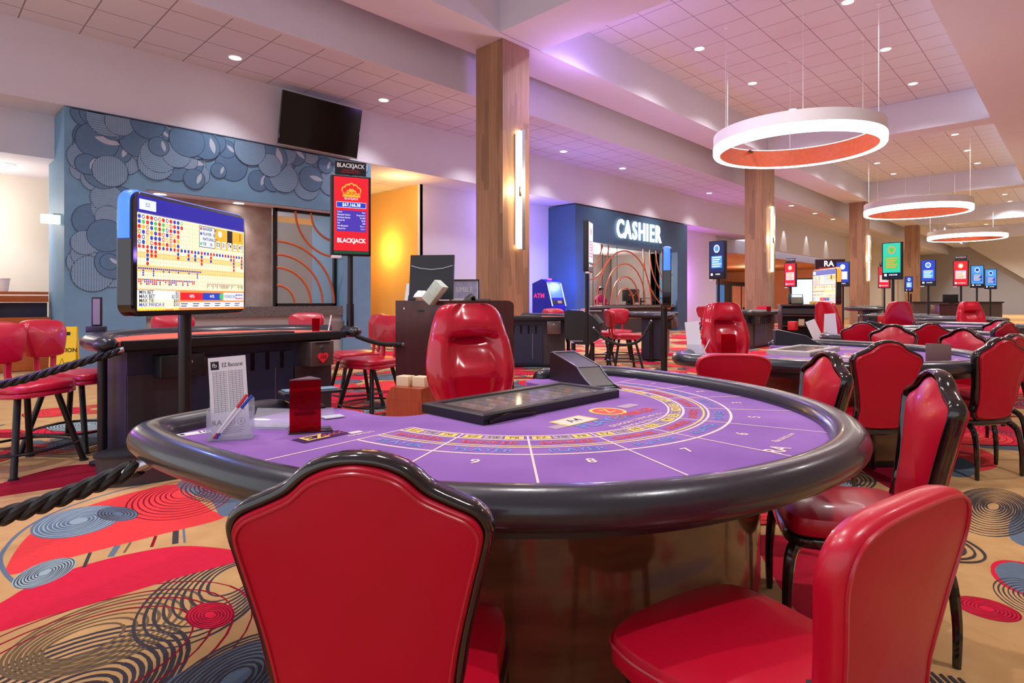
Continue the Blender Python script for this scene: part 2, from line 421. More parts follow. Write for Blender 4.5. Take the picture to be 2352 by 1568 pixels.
fill_ell((0.89, 2.60), 0.125, 0.085, 1.6, CR); rings((0.89, 2.60), 0.12, 0.08, 1.6, 6, CM, 0.008)
blob([(0.55, 2.0), (0.62, 2.24), (0.80, 2.28), (1.0, 2.24), (1.0, 1.9), (0.75, 1.8)], CB); rings((0.8, 2.1), 0.3, 0.2, 0.5, 10, CD, 0.012)
blob([(0.2, 5.25), (0.5, 5.55), (0.9, 5.75), (1.25, 5.5), (1.3, 5.15), (1.0, 5.1), (0.6, 5.15)], CM)
# --- the aisle on the right
fill_ell((3.19, 0.30), 0.10, 0.11, 0.2, CR); rings((3.19, 0.30), 0.10, 0.11, 0.2, 7, CM, 0.006)
fill_ell((3.66, 0.20), 0.20, 0.11, 0.2, CB); rings((3.66, 0.20), 0.21, 0.12, 0.2, 1, CR, 0.02, 0, 2 * PI, 0.9)
rings((3.45, 0.16), 0.2, 0.14, 0.2, 7, CD, 0.006)
blob([(2.55, 0.80), (2.85, 1.05), (3.3, 1.30), (3.4, 1.0), (3.1, 0.85), (2.75, 0.75)], CR)
blob([(4.75, 0.93), (5.0, 1.15), (5.4, 1.35), (5.6, 1.1), (5.2, 0.95)], CM)
blob([(4.2, 0.29), (4.75, 0.31), (4.9, 0.2), (4.2, 0.1)], CB)
rings((4.72, 0.42), 0.55, 0.20, 0.0, 13, CD, 0.011, 0, 2 * PI, 0.1, (0.1, 0.0))
blob([(5.7, 0.62), (6.1, 0.85), (6.7, 0.9), (6.5, 0.6), (6.0, 0.5)], CO); fill_ell((5.75, 0.72), 0.34, 0.12, 0.1, CB)
rnd = random.Random(11)
taken = [(0.6, 2.7, .75), (0.8, 3.3, .65), (0.8, 4.2, .85), (1.5, 4.3, .4), (0.7, 5.4, .5), (3.3, 0.3, .5), (3.0, 1.0, .4), (4.7, 0.4, .5), (5.9, 0.7, .6)]
def motif(c, s, far):
    rot = rnd.uniform(0, PI); k = rnd.random(); n = 14 if far else 26; w = 0.012 * (1.6 if far else 1)
    rx, ry = s, s * rnd.uniform(.5, .9)
    nr = 4 if far else int(6 + s * 9)
    if k < 0.36:
        rings(c, rx * 1.2, ry * 1.1, rot, nr, rnd.choice((CD, CD, CV, CB)), w, rnd.uniform(0, 2), rnd.uniform(4, 6.28), 0.15, (rnd.uniform(-.2, .2) * s, rnd.uniform(-.2, .2) * s), n)
    elif k < 0.54:
        fill_ell(c, rx, ry, rot, CR if rnd.random() < .6 else CO); rings(c, rx, ry, rot, max(3, nr - 2), CM, w * .8, 0, 6.28, .2, (s * .2, 0), n)
    elif k < 0.70:
        fill_ell(c, rx * .7, ry * .7, rot, rnd.choice((CB, CP))); rings(c, rx * .7, ry * .7, rot, nr, CD, w * .8, 0, 6.28, .1, (0, 0), n)
    elif k < 0.88:
        a = [(-1.5, 0), (-.8, .34), (0, .46), (.8, .32), (1.5, 0), (.7, .06), (0, .08), (-.7, .05)]
        ca, sa = math.cos(rot), math.sin(rot)
        blob([(c[0] + s * (x * ca - y * sa), c[1] + s * (x * sa + y * ca)) for x, y in a], rnd.choice((CR, CR, CO, CM, CB)), 3 if far else 6)
    else:
        rings(c, rx * .6, ry * .6, rot, nr, CR, w, 0, 6.28, .2, (0, 0), n)
for (u0, u1, v0, v1, cnt, far) in ((-0.5, 11, -1.6, 9, 620, False), (11, 30, -1, 9, 330, True), (2, 32, 9, 14, 200, True)):
    for _ in range(cnt):
        c = (rnd.uniform(u0, u1), rnd.uniform(v0, v1)); s = rnd.uniform(.18, .62) * (1.4 if far else 1)
        if any(math.hypot(c[0] - a, c[1] - b_) < r + s * .75 for a, b_, r in taken): continue
        motif(c, s, far)
struct(fl.build('floor', smooth=0))

TILE1 = grid_mat('ceiling_tile_low', rgb(222, 220, 232), rgb(150, 142, 154), 0.84, (0.32, 0.18), 0.02)
TILE2 = grid_mat('ceiling_tile_high', rgb(224, 223, 232), rgb(160, 152, 160), 0.82, (0.10, 0.33), 0.02)
def slab(name, x0, x1, y0, y1, z0, z1, m):
    return struct(MB().box(((x0 + x1) / 2, (y0 + y1) / 2, (z0 + z1) / 2), (x1 - x0, y1 - y0, z1 - z0), m).build(name))
slab('ceiling', -6, 75, 10.1, 12.95, 6.05, 6.15, TILE1)
slab('ceiling', -6, 75, 2.0, 8.4, 7.59, 7.69, TILE2)
slab('ceiling', -6, 75, 9.45, 10.1, 7.2, 7.3, WALL)
slab('ceiling_fascia', -6, 75, 10.0, 10.1, 5.95, 7.2, WALL)
slab('ceiling_beam', -6, 75, 8.36, 9.5, 6.63, 8.0, WALL)
for a, b_ in ((-5.6, -4.4), (8.28, 9.5), (22.1, 22.9), (35.95, 36.75), (49.8, 50.6), (63.6, 64.4)):
    slab('ceiling_beam', a, b_, 1.99, 8.37, 6.63, 7.6, WALL)
slab('ceiling', -6, 75, -9, 1.99, 6.63, 6.75, WALL)
# cashier-side bulkhead and what lies under it
b = MB(); b.box((13.5, 12.99, 5.4), (39, 0.2, 1.32), WALL); b.box((41, 12.99, 5.13), (16, 0.2, 1.86), WALL)
struct(b.build('wall_bulkhead'))
slab('ceiling', -6, 33.0, 12.9, 14.45, 4.735, 4.80, WALL)
slab('wall_header', -6, 2.05, 13.8, 13.9, 3.93, 4.74, WALL)
slab('ceiling', -6, 3.2, 13.9, 16.3, 3.93, 4.0, WALL)
slab('wall_back_left', -6, 3.2, 16.2, 16.3, 0, 3.93, WALLC)
slab('wall_amber', 10.65, 10.75, 14.1, 18, 0, 4.74, YELW)
slab('wall_amber_back', 5, 10.65, 16.9, 17.0, 0, 4.74, YELW)
slab('ceiling', 8.2, 10.65, 14.12, 17, 4.74, 4.8, TILE1)
slab('wall_lavender', 10.64, 16.5, 14.1, 14.2, 0, 4.74, WALL)
slab('wall_pink', 24.5, 29.9, 14.0, 14.1, 0, 4.74, WALL)
slab('wall_lobby_header', 29.9, 58, 14.3, 14.4, 3.75, 4.74, WALL)
slab('ceiling', 29.9, 58, 13.0, 24, 3.70, 3.76, ORW)
slab('wall_lobby_back', 28, 62, 22, 22.1, 0, 3.75, ORW)
slab('wall_lobby_side', 49.0, 49.1, 13.1, 22, 0, 3.75, ORW)
slab('wall_back_right', 49, 75, 12.89, 13.0, 0, 6.05, WALLC)
slab('trim_pilaster', 60, 61.2, 12.7, 12.9, 0, 6.05, WALLC)
slab('trim_pilaster', 66, 66.4, 12.75, 12.9, 0, 6.05, WALLC)
slab('wall_far', 74, 74.2, -9, 13, 0, 8.2, GREYW)
slab('wall_right', -6, 74, -9.2, -9, 0, 7, WALLC)
b = MB(); b.loft([[(73.3, 9.54, 7.6), (73.3, 3.2, 2.6), (73.3, -3, 2.6), (73.3, -3, 8.2), (73.3, 9.54, 8.2)], [(74, 9.54, 7.6), (74, 3.2, 2.6), (74, -3, 2.6), (74, -3, 8.2), (74, 9.54, 8.2)]], WALLC)
struct(b.build('wall_stair_soffit'))
# four timber-clad columns
for k in range(4):
    x = 8.5 + 13.8 * k
    o = MB().box((0, 0, 3.315), (0.8, 0.8, 6.63), WOODCOL).build('wooden_column', loc=(x + .4, 8.9, 0)); struct(o)
# ---------------- blue teller portal on the left
P = MB()
Y0 = 12.86
def wallbox(x0, x1, z0, z1, y0, y1, m): P.box(((x0 + x1) / 2, (y0 + y1) / 2, (z0 + z1) / 2), (x1 - x0, y1 - y0, z1 - z0), m)
wallbox(1.99, 3.25, 0, 4.70, Y0, 14.4, BLUEW); wallbox(7.42, 8.19, 0, 4.70, Y0, 14.4, BLUEW)
wallbox(3.25, 7.42, 3.42, 4.70, Y0, 14.4, BLUEW)
wallbox(3.25, 7.42, 0.95, 1.17, Y0 + .02, 13.2, GRAN); wallbox(3.25, 7.42, 0, 0.95, Y0 + .1, 13.2, GREYW)
wallbox(3.25, 5.87, 1.17, 3.40, 13.3, 13.4, RUST)
wallbox(3.25, 7.42, 3.40, 3.42, Y0 + .05, 14.4, WALL)
wallbox(3.25, 8.1, 0, 3.4, 15.5, 15.6, GREYW)
W1 = mat('paper_slate', rgb(104, 144, 178), 0.6, var=.05); W2 = mat('paper_navy', rgb(88, 124, 160), 0.6, var=.05); W3 = mat('paper_pale', rgb(176, 190, 210), 0.6, var=.03); W4 = mat('paper_line', rgb(142, 164, 190), 0.6, var=.03)
W5 = mat('paper_outline', rgb(52, 74, 104), 0.6, var=.03)
PM = T(0, Y0, 0) @ UPRIGHT
def wp(x, z): return 1.99 < x < 8.19 and 0.5 < z < 4.7 and not (3.2 < x < 7.45 and z < 3.5)
wz = [0.002]
def paper(x, z, r, kind):
    wz[0] += 0.00006
    def clip(pts): return [(min(max(px_, 2.0), 8.18), min(pz_, 4.69)) for px_, pz_ in pts]
    c = [(x + r * math.cos(2 * PI * i / 22), z + r * math.sin(2 * PI * i / 22)) for i in range(22)]
    P.flat(clip(c), wz[0], (W1, W2, W2, W1)[kind], PM)
    wz[0] += 0.00006; P.strip(clip(c), 0.012, W5, wz[0], True, PM)
    if kind in (0, 3):
        wz[0] += 0.00006
        for i in range(-7, 8):
            t = i / 8 * r; h = math.sqrt(r * r - t * t)
            if kind == 0: q = [(x + t, z - h), (x + t, z + h)]
            else: q = [(x - h, z + t), (x + h, z + t)]
            P.strip(clip(q), 0.014, W4, wz[0], M=PM)
    if kind == 2:
        wz[0] += 0.00006
        ta = rp.choice((.25, -.35, .9, 1.4)); lens = [(.20 * r * (1 - t * t) * s_, .6 * r * t) for s_, ts in ((1, (-1, -.7, -.35, 0, .35, .7)), (-1, (1, .7, .35, 0, -.35, -.7))) for t in ts]
        p = [(x + .45 * r + a * math.cos(ta) - b_ * math.sin(ta), z + .1 * r + a * math.sin(ta) + b_ * math.cos(ta)) for a, b_ in lens]
        P.flat(clip(p), wz[0], W3, PM)
rp = random.Random(4)
for i in range(300):
    x = 2.0 + 6.1 * rp.random() ** 1.7; z = 4.7 - 3.6 * rp.random() ** 1.3 * max(0.25, 1 - (x - 2) / 4.2)
    if x > 4.4 and rp.random() < 0.7: continue
    r = rp.uniform(.15, .34)
    if wp(x, z) and wp(x - r, z - r) and wp(x + r, z - r): paper(x, z, r, rp.choice((0, 1, 2, 2, 3, 3, 2)))
struct(P.build('wall_blue_portal', smooth=0))
# cashier portal
P = MB()
PANEL = mat('taupe_panel', rgb(120, 108, 104), .6)
wallbox(16.46, 17.3, 0, 4.68, Y0, 14.2, BLUED); wallbox(23.7, 24.58, 0, 4.68, Y0, 14.2, BLUED)
wallbox(17.3, 23.7, 3.42, 4.68, Y0, 13.75, BLUED)
wallbox(17.3, 23.7, 0, 1.02, Y0 + .25, 13.75, CHAR); wallbox(17.3, 23.7, 1.02, 1.1, Y0 + .05, 13.75, GRAN)
wallbox(17.3, 23.7, 0, 3.42, 16.6, 16.7, WALLC); wallbox(17.2, 17.3, 0, 3.42, 13.75, 16.7, PANEL); wallbox(23.7, 23.8, 0, 3.42, 13.75, 16.7, PANEL)
wallbox(17.3, 23.7, 3.42, 3.46, 13.75, 16.7, WALL)
wallbox(17.4, 19.0, 1.1, 3.4, 16.4, 16.6, PANEL); wallbox(21.6, 23.6, 1.1, 3.4, 16.3, 16.6, PANEL)
struct(P.build('wall_cashier_portal', smooth=0))
# teller window in the left portal
t = thing('teller_window', 'black framed teller window with orange curved bars in the blue wall', 'window', (6.64, 13.2, 1.17))
f = MB()
for x in (-.74, .74): f.box((x, 0, 1.12), (.07, .09, 2.24), BLK)
for z in (.03, 2.2): f.box((0, 0, z), (1.5, .09, .07), BLK)
f.build('window_frame', t)
MB().box((0, .02, 1.12), (1.42, .01, 2.1), GLASSW).build('pane', t)
def arc(cx, cz, r, a0, a1, n=18): return [(cx + r * math.cos(a), 0, cz + r * math.sin(a)) for a in (math.radians(a0 + (a1 - a0) * i / n) for i in range(n + 1))]
for (cx, cz, r, a0, a1) in ((-.72, .06, .42, 0, 90), (-.72, .06, .82, 0, 90), (-.72, .06, 1.12, 0, 90), (-.72, .06, 1.42, 0, 90), (.72, 2.2, .62, 180, 270), (.72, 2.2, 1.0, 180, 270)):
    MB().tube(arc(cx, cz, r, a0, a1), .028, COPPER, 8, up=(0, 1, 0)).build('curved_bar', t, loc=(0, -.05, 0))
# cashier grille of copper tubing
t = thing('cashier_grille', 'copper tube grille of nested arches across the cashier counter', 'grille', (19.83, 13.0, 1.1))
for r in (.6, 1.0, 1.45, 1.9): MB().tube([(x, 0, .02 + z * 1.12) for x, _, z in arc(0, 0, r, 0, 180, 26)], .028, COPPER, 8, up=(0, 1, 0)).build('arch', t)
for r in (1.0, 1.5, 2.0, 2.5): MB().tube(arc(3.8, 2.3, r, 180, 262), .026, COPPER, 8, up=(0, 1, 0)).build('side_arc', t)
for r in (.9, 1.35): MB().tube(arc(-2.5, 2.3, r, 275, 360), .026, COPPER, 8, up=(0, 1, 0)).build('side_arc', t)
for x in (-2.1, -1.5, -.55, 1.35, 2.3, 2.9, 3.4): MB().cyl((x, .03, 0), (x, .03, 2.3), .012, BLK, n=6).build('rod', t)
f = MB(); f.box((1.2, .05, .02), (5.2, .05, .03), BLK); f.box((1.9, .05, .5 - .2), (3.6, .03, .02), BLK)
for x in (.15, 1.2, 2.1, 3.65): f.box((x, .05, .15), (.04, .04, .3), BLK)
f.build('counter_rail', t)
# CASHIER lettering: halo lit letters
t = thing('cashier_sign', 'glowing white capital letters over the dark blue cashier counter', 'sign', (20.5, Y0, 4.02))
EC = emit('letter_glow', (0.86, 0.97, 1.0), 2.6)
xx = -1.58
for ch, w in zip('CASHIER', (.52, .5, .5, .54, .27, .46, .5)):
    MB().text(ch, .98, EC, M=T(0, -.06, 0) @ UPRIGHT, ext=.02, bold=.02, sx=.74).build('letter', t, loc=(xx + w / 2, 0, 0)); xx += w
# ================================================================ FURNITURE KINDS
TZ = 0.80
TCX, TCY = 2.03, 1.60
def rel(p): return (p[0] - TCX, p[1] - TCY)
RAILPTS = [(2.83, 2.53), (3.10, 2.49), (3.27, 2.42), (3.335, 2.25), (3.33, 2.0), (3.24, 1.58), (3.03, 1.13), (2.69, .77), (2.25, .575), (1.78, .575), (1.32, .735), (.97, 1.04), (.73, 1.45), (.63, 1.93), (.605, 2.28), (.64, 2.46), (.82, 2.55), (1.25, 2.66)]
RAIL = [rel(p) for p in smoothpath(RAILPTS, 8)]
def felt_outline():
    notch = smoothpath([rel(p) for p in ((1.25, 2.63), (1.38, 2.58), (1.43, 2.42), (1.45, 2.2), (1.55, 2.10), (1.8, 2.09), (2.3, 2.09), (2.55, 2.10), (2.63, 2.2), (2.65, 2.38), (2.70, 2.5), (2.83, 2.53))], 5)
    return RAIL[:-1] + notch[:-1]
def baccarat_table(label, railmat):
    t = thing('card_table', label, 'table', group='purple card tables')
    out = felt_outline()
    b = MB(); b.prism(out, TZ - .05, TZ, FELT); b.build('tabletop', t, smooth=30)
    P3 = [(x, y, TZ + .005) for x, y in RAIL]
    n = len(P3)
    def rr(i):
        e = min(i, n - 1 - i); k = 1.0 if e > 3 else (.45, .75, .9, .97)[e]
        return (.066 * k, .056 * k)
    b = MB(); b.tube(P3, rr, railmat, 16); b.build('padded_rail', t, smooth=60)
    b = MB()
    def shr(s, cy=.1): return [(x * s, min((y - cy) * s + cy, .40)) for x, y in RAIL[6:-6]]
    b.prism(shr(.97), TZ - .085, TZ - .05, BLK); b.build('apron', t)
    b = MB(); b.prism(shr(.74), .06, TZ - .085, DARKW); b.build('base_cabinet', t, smooth=25)
    b = MB(); b.prism(shr(.70), 0, .06, BLK); b.build('plinth', t)
    # what is printed on the cloth
    p = MB(); z = TZ + .0008
    c0 = rel((2.10, 1.98))
    def pol(r, a, ry=None):
        return (c0[0] + r * math.cos(math.radians(a)), c0[1] + (ry or r) * math.sin(math.radians(a)))
    A0, A1 = 186, 364
    def arcl(r, w, m=PCRM): p.strip([pol(r, A0 + (A1 - A0) * i / 60) for i in range(61)], w, m, z)
    for r, w, m in ((.965, .011, PCRM), (.872, .009, PCRM), (.852, .009, PYEL), (.765, .011, PCRM), (.70, .009, PCRM)): arcl(r, w, m)
    step = (A1 - A0) / 9
    def ray(a):
        d = (math.cos(math.radians(a)), math.sin(math.radians(a))); best = .95
        for i in range(len(RAIL)):
            x, y = RAIL[i][0] - c0[0], RAIL[i][1] - c0[1]
            if abs(x * d[1] - y * d[0]) < .06 and x * d[0] + y * d[1] > 0: best = max(best, math.hypot(x, y))
        return best
    for i in range(10):
        a = A0 + step * i
        p.strip([pol(.70, a), pol(ray(a) - .06, a)], .0075, PCRM, z + .0002)
    for i, num in enumerate(('10', '9', '8', '7', '6', '5', '3', '2', '1')):
        a = A0 + step * (i + .5)
        def put(txt, r, size, m, bold=0.01, da=0.0):
            x, y = pol(r, a + da); p.text(txt, size, m, M=T(x, y, z + .0004) @ RZ(math.radians(a + da + 90)), bold=bold)
        put(num, 1.06, .066, PCRM, .02); put('PLAYER', .918, .060, PBLUE, .012); put('BANKER', .808, .054, PRED, .012)
        for da, m, tx in ((-6, PYEL, 'EZ'), (0, PGRY, 'TIE'), (6, PYEL, 'P8')):
            q = [pol(.755, a + da - 2.7), pol(.755, a + da + 2.7), pol(.712, a + da + 2.7), pol(.712, a + da - 2.7)]
            p.flat(q, z + .0002, m); put(tx, .733, .036, INK, .01, da)
    def txt(s, at_, size, m, rot=0, bold=.01):
        x, y = rel(at_); p.text(s, size, m, M=T(x, y, z + .0006) @ RZ(rot), bold=bold)
    def card(at_, w, h, m, dz=.0003, rot=0):
        x, y = rel(at_); p.rect(-w / 2, -h / 2, w / 2, h / 2, m, M=T(x, y, z + dz) @ RZ(rot))
    card((1.95, 1.53), .20, .11, PYEL, .0004); card((1.95, 1.53), .17, .09, PCRM, .0005); txt('A4', (1.95, 1.53), .07, INK)
    txt('PLAYER', (2.03, 1.43), .10, PBLUE, 0, .014); txt('BANKER', (2.27, 1.44), .085, PRED, 0, .014)
    x, y = rel((2.22, 1.55)); p.disc(x, y, .085, PYEL, z + .0004, 24); p.disc(x, y, .07, PRED, z + .0005, 24); txt('Z', (2.22, 1.55), .09, PYEL)
    for i, s in enumerate(('DRAGON 7 PAYS 40 TO 1', 'PANDA 8 PAYS 25 TO 1')): txt(s, (2.16, 1.35 - i * .045), .036, PCRM)
    card((1.83, 1.50), .12, .05, PGRY, .0003); card((2.40, 1.56), .12, .06, PGRY, .0003)
    txt('EZ', (1.05, 2.02), .085, PYEL, .12, .02); card((1.075, 2.015), .20, .085, PDK, .0002, .12); txt('BACC', (1.13, 2.025), .035, PRED, .12)
    card((1.20, 1.99), .05, .03, PCRM, .0003); txt('GAMING', (1.20, 1.95), .028, PCRM)
    txt('RA', (2.30 - .26, .74), .085, PCRM, .0, .02); txt('Baccarat.com', (2.24, .79), .034, PCRM)
    p.build('felt_print', t, smooth=0)
    return t

# ---------------- chairs. local +Y is where the sitter faces
def shield(zs=1.0, inset=0.0):
    half = [(.150, .43), (.165, .55), (.182, .68), (.206, .79), (.226, .875), (.226, .905), (.208, .928), (.165, .948), (.125, .968), (.090, .998), (.055, 1.014), (.02, 1.021)]
    pts = [(x - inset, z - (inset * 1.0 if z > .6 else -inset)) for x, z in half]
    L = [(-x, z) for x, z in pts]
    return pts + list(reversed(L))
def rake(x, z, y0=-.225): return (x, y0 - (z - .45) * .16, z)
def curved_leg(top, foot, m, name, parent, r0=.022, r1=.014):
    mid1 = (top[0] + (foot[0] - top[0]) * .75, top[1] + (foot[1] - top[1]) * .75, top[2] - .06)
    mid2 = (foot[0], foot[1], top[2] * .45)
    pth = smoothpath([top, mid1, mid2, foot], 5)
    k = len(pth)
    MB().tube(pth, lambda i: r0 + (r1 - r0) * i / (k - 1), m, 8, up=(0, 1, 0)).build(name, parent)
def ornate_chair(label):
    t = thing('shield_back_chair', label, 'chair', group='red chairs with black shield-shaped frames')
    o = [rake(x, z) for x, z in shield()]
    inn = [rake(x, z) for x, z in smoothpath(shield(inset=.018), 4, True)]; rear = [rake(x, z) for x, z in smoothpath(shield(inset=.006), 4, True)]
    b = MB(); b.cushion([(x, y + .016, z) for x, y, z in inn], .034, RED, .0, steps=(1, .97, .88, .7, .4)); b.build('back_cushion', t, smooth=60)
    b = MB(); b.loft([[(x * .985, y - .020, z) for x, y, z in reversed(rear)], [(x, y - .031, z) for x, y, z in reversed(rear)], [(x * .985, y - .037, .73 + (z - .73) * .985) for x, y, z in reversed(rear)]], REDD, False); b.cushion([(x * .985, y - .037, .73 + (z - .73) * .985) for x, y, z in reversed(rear)], .012, REDD, .0, axis=(0, -1, 0), steps=(1, .975, .9, .6, .3)); bp_ = b.build('back_panel', t, smooth=60)
    b = MB(); b.tube([(x * .955, y - .0385, .73 + (z - .73) * .955) for x, y, z in rear], .0035, REDB, 6, True, up=(0, 1, 0)); b.build('back_piping', bp_)
    fr = smoothpath([rake(x, z) for x, z in shield()], 4, True)
    def fr_r(i):
        z = fr[i][2]; k = 1 + .035 * math.sin(i * 2.1)
        return ((.0135 if z > .6 else .012) * k, .030)
    b = MB(); b.tube(fr, fr_r, BLKG, 10, closed=True, up=(0, 1, 0)); b.build('back_frame', t, smooth=60)
    # seat cushion
    so = [(.21, -.22), (.235, 0), (.245, .17), (.21, .235), (.1, .25), (-.1, .25), (-.21, .235), (-.245, .17), (-.235, 0), (-.21, -.22)]
    so = smoothpath(so, 4, True)
    b = MB(); b.loft([[(x * k, y * k, z) for x, y in so] for k, z in ((.96, .415), (1.0, .425), (1.0, .465), (.98, .485))], RED, False)
    b.cushion([(x * .98, y * .98, .485) for x, y in so], .028, RED, axis=(0, 0, 1)); b.build('seat', t, smooth=60)
    b = MB(); b.prism([(x * .97, y * .97) for x, y in so], .375, .418, BLKG); b.tube([(x, y, .398) for x, y in so], (.012, .022), BLKG, 8, True); b.build('seat_frame', t)
    for sx in (-1, 1):
        curved_leg((sx * .20, .20, .40), (sx * .235, .255, 0), BLKG, 'leg', t, .026)
        curved_leg((sx * .18, -.19, .40), (sx * .215, -.30, 0), BLKG, 'leg', t, .024)
    return t
def plain_chair(label):
    t = thing('rounded_back_chair', label, 'chair', group='plain red chairs with rounded backs')
    half = [(.17, .44), (.185, .56), (.215, .70), (.245, .80), (.252, .85), (.235, .895), (.19, .92), (.10, .932)]
    o = smoothpath([(x, z) for x, z in half] + [(-x, z) for x, z in reversed(half)], 4, True)
    def at(k, dy): return [rake(x * k, .70 + (z - .70) * k, -.245 + dy) for x, z in o]
    b = MB(); b.loft([at(.93, .032), at(.985, .026), at(1, .010), at(1, -.008), at(.98, -.020), at(.945, -.026)], RED, False)
    b.cushion(at(.93, .032), .022, RED); b.build('backrest', t, smooth=70)
    b = MB(); b.cushion(list(reversed(at(.945, -.026))), .010, REDD, axis=(0, -1, 0), steps=(1, .985, .95, .6, .3)); bp_ = b.build('back_panel', t, smooth=60)
    b = MB(); b.tube(at(.95, -.027), .0045, REDB, 6, True, up=(0, 1, 0)); b.build('piping', bp_)
    so = smoothpath([(.20, -.21), (.24, 0), (.25, .16), (.20, .25), (.0, .275), (-.20, .25), (-.25, .16), (-.24, 0), (-.20, -.21)], 5, True)
    b = MB(); b.loft([[(x * k, y * k, z) for x, y in so] for k, z in ((.95, .42), (1.0, .435), (1.0, .475), (.97, .497))], RED, False)
    b.cushion([(x * .97, y * .97, .497) for x, y in so], .026, RED, axis=(0, 0, 1)); st_ = b.build('seat', t, smooth=60)
    b = MB(); b.tube([(x * 1.003, y * 1.003, .478) for x, y in so], .005, REDB, 6, True); b.build('seat_piping', st_)
    b = MB(); b.prism([(x * .9, y * .9) for x, y in so], .395, .425, BLK); b.build('seat_frame', t)
    for sx in (-1, 1):
        MB().cyl((sx * .19, .19, .41), (sx * .215, .22, 0), .018, BLK, .013).build('leg', t)
        MB().tube([(sx * .165, -.24, .60), (sx * .185, -.235, .42), (sx * .215, -.32, 0)], (.014, .02), BLK, 8, up=(0, 1, 0)).build('leg', t)
    return t
def dealer_chair(label):
    t = thing('padded_swivel_chair', label, 'chair', group='red padded dealer chairs')
    # backrest as a moulded surface: (z, half width, bolster)
    rows = [(.62, .235), (.70, .270), (.78, .300), (.86, .312), (.94, .306), (1.02, .290), (1.10, .268), (1.17, .246), (1.225, .222), (1.262, .188), (1.28, .13)]
    nx = 16
    def depth(u, z):
        d = .055 * (1 - abs(u) ** 4) ** .5
        d += .040 * math.exp(-((abs(u) - .76) / .20) ** 2) * (1 if z < 1.08 else .5)        # side bolsters
        if z < 1.07: d -= .05 * math.exp(-(u / .5) ** 4) * math.exp(-((z - 1.03) / .10) ** 2)
        d += .045 * math.exp(-(u / .62) ** 4) * math.exp(-((z - 1.15) / .085) ** 2)          # headrest pillow
        d -= .05 * math.exp(-(u / .62) ** 4) * math.exp(-((z - 1.055) / .018) ** 2)           # crease beneath it
        d += .035 * math.exp(-(u / .6) ** 4) * math.exp(-((z - .84) / .09) ** 2)
        d -= .02 * math.exp(-((abs(u) - .5) / .07) ** 2) * (1 if z < 1.05 else .3)
        return d
    zr = smoothpath(rows, 4)
    fr = []; bk = []
    for z, w in zr:
        fr.append([(w * u, -.20 - (z - .6) * .16 + depth(u, z), z) for u in (-1 + 2 * i / nx for i in range(nx + 1))])
        bk.append([(w * u, -.20 - (z - .6) * .16 - .055 * (1 - abs(u) ** 3) - .01, z) for u in (-1 + 2 * i / nx for i in range(nx + 1))])
    b = MB(); b.loft([f + list(reversed(k)) for f, k in zip(fr, bk)], REDG, True, True); b.build('backrest', t, smooth=75)
    so = smoothpath([(.21, -.2), (.26, 0), (.26, .18), (.2, .26), (0, .27), (-.2, .26), (-.26, .18), (-.26, 0), (-.21, -.2)], 4, True)
    b = MB(); b.loft([[(x * k, y * k, z) for x, y in so] for k, z in ((.94, .47), (1, .49), (1, .55), (.96, .58))], RED, False)
    b.cushion([(x * .96, y * .96, .58) for x, y in so], .03, RED, axis=(0, 0, 1)); b.prism([(x * .9, y * .9) for x, y in so], .45, .475, BLK); b.build('seat', t, smooth=60)
    b = MB(); b.box((0, -.235, .62), (.10, .03, .34), BLKP, .01); b.build('back_bracket', t)
    b = MB(); b.cyl((0, 0, .10), (0, 0, .46), .03, BLK); b.build('gas_column', t)
    for k in range(5):
        a = 2 * PI * k / 5 + .3
        b = MB(); b.tube([(0, 0, .12), (.28 * math.cos(a), .28 * math.sin(a), .075)], (.025, .016), BLK, 8); ba_ = b.build('base_arm', t)
        b = MB(); b.cyl((.28 * math.cos(a) - .02 * math.sin(a), .28 * math.sin(a) + .02 * math.cos(a), .03), (.28 * math.cos(a) + .02 * math.sin(a), .28 * math.sin(a) - .02 * math.cos(a), .03), .03, BLKP); b.build('caster', ba_)
    return t
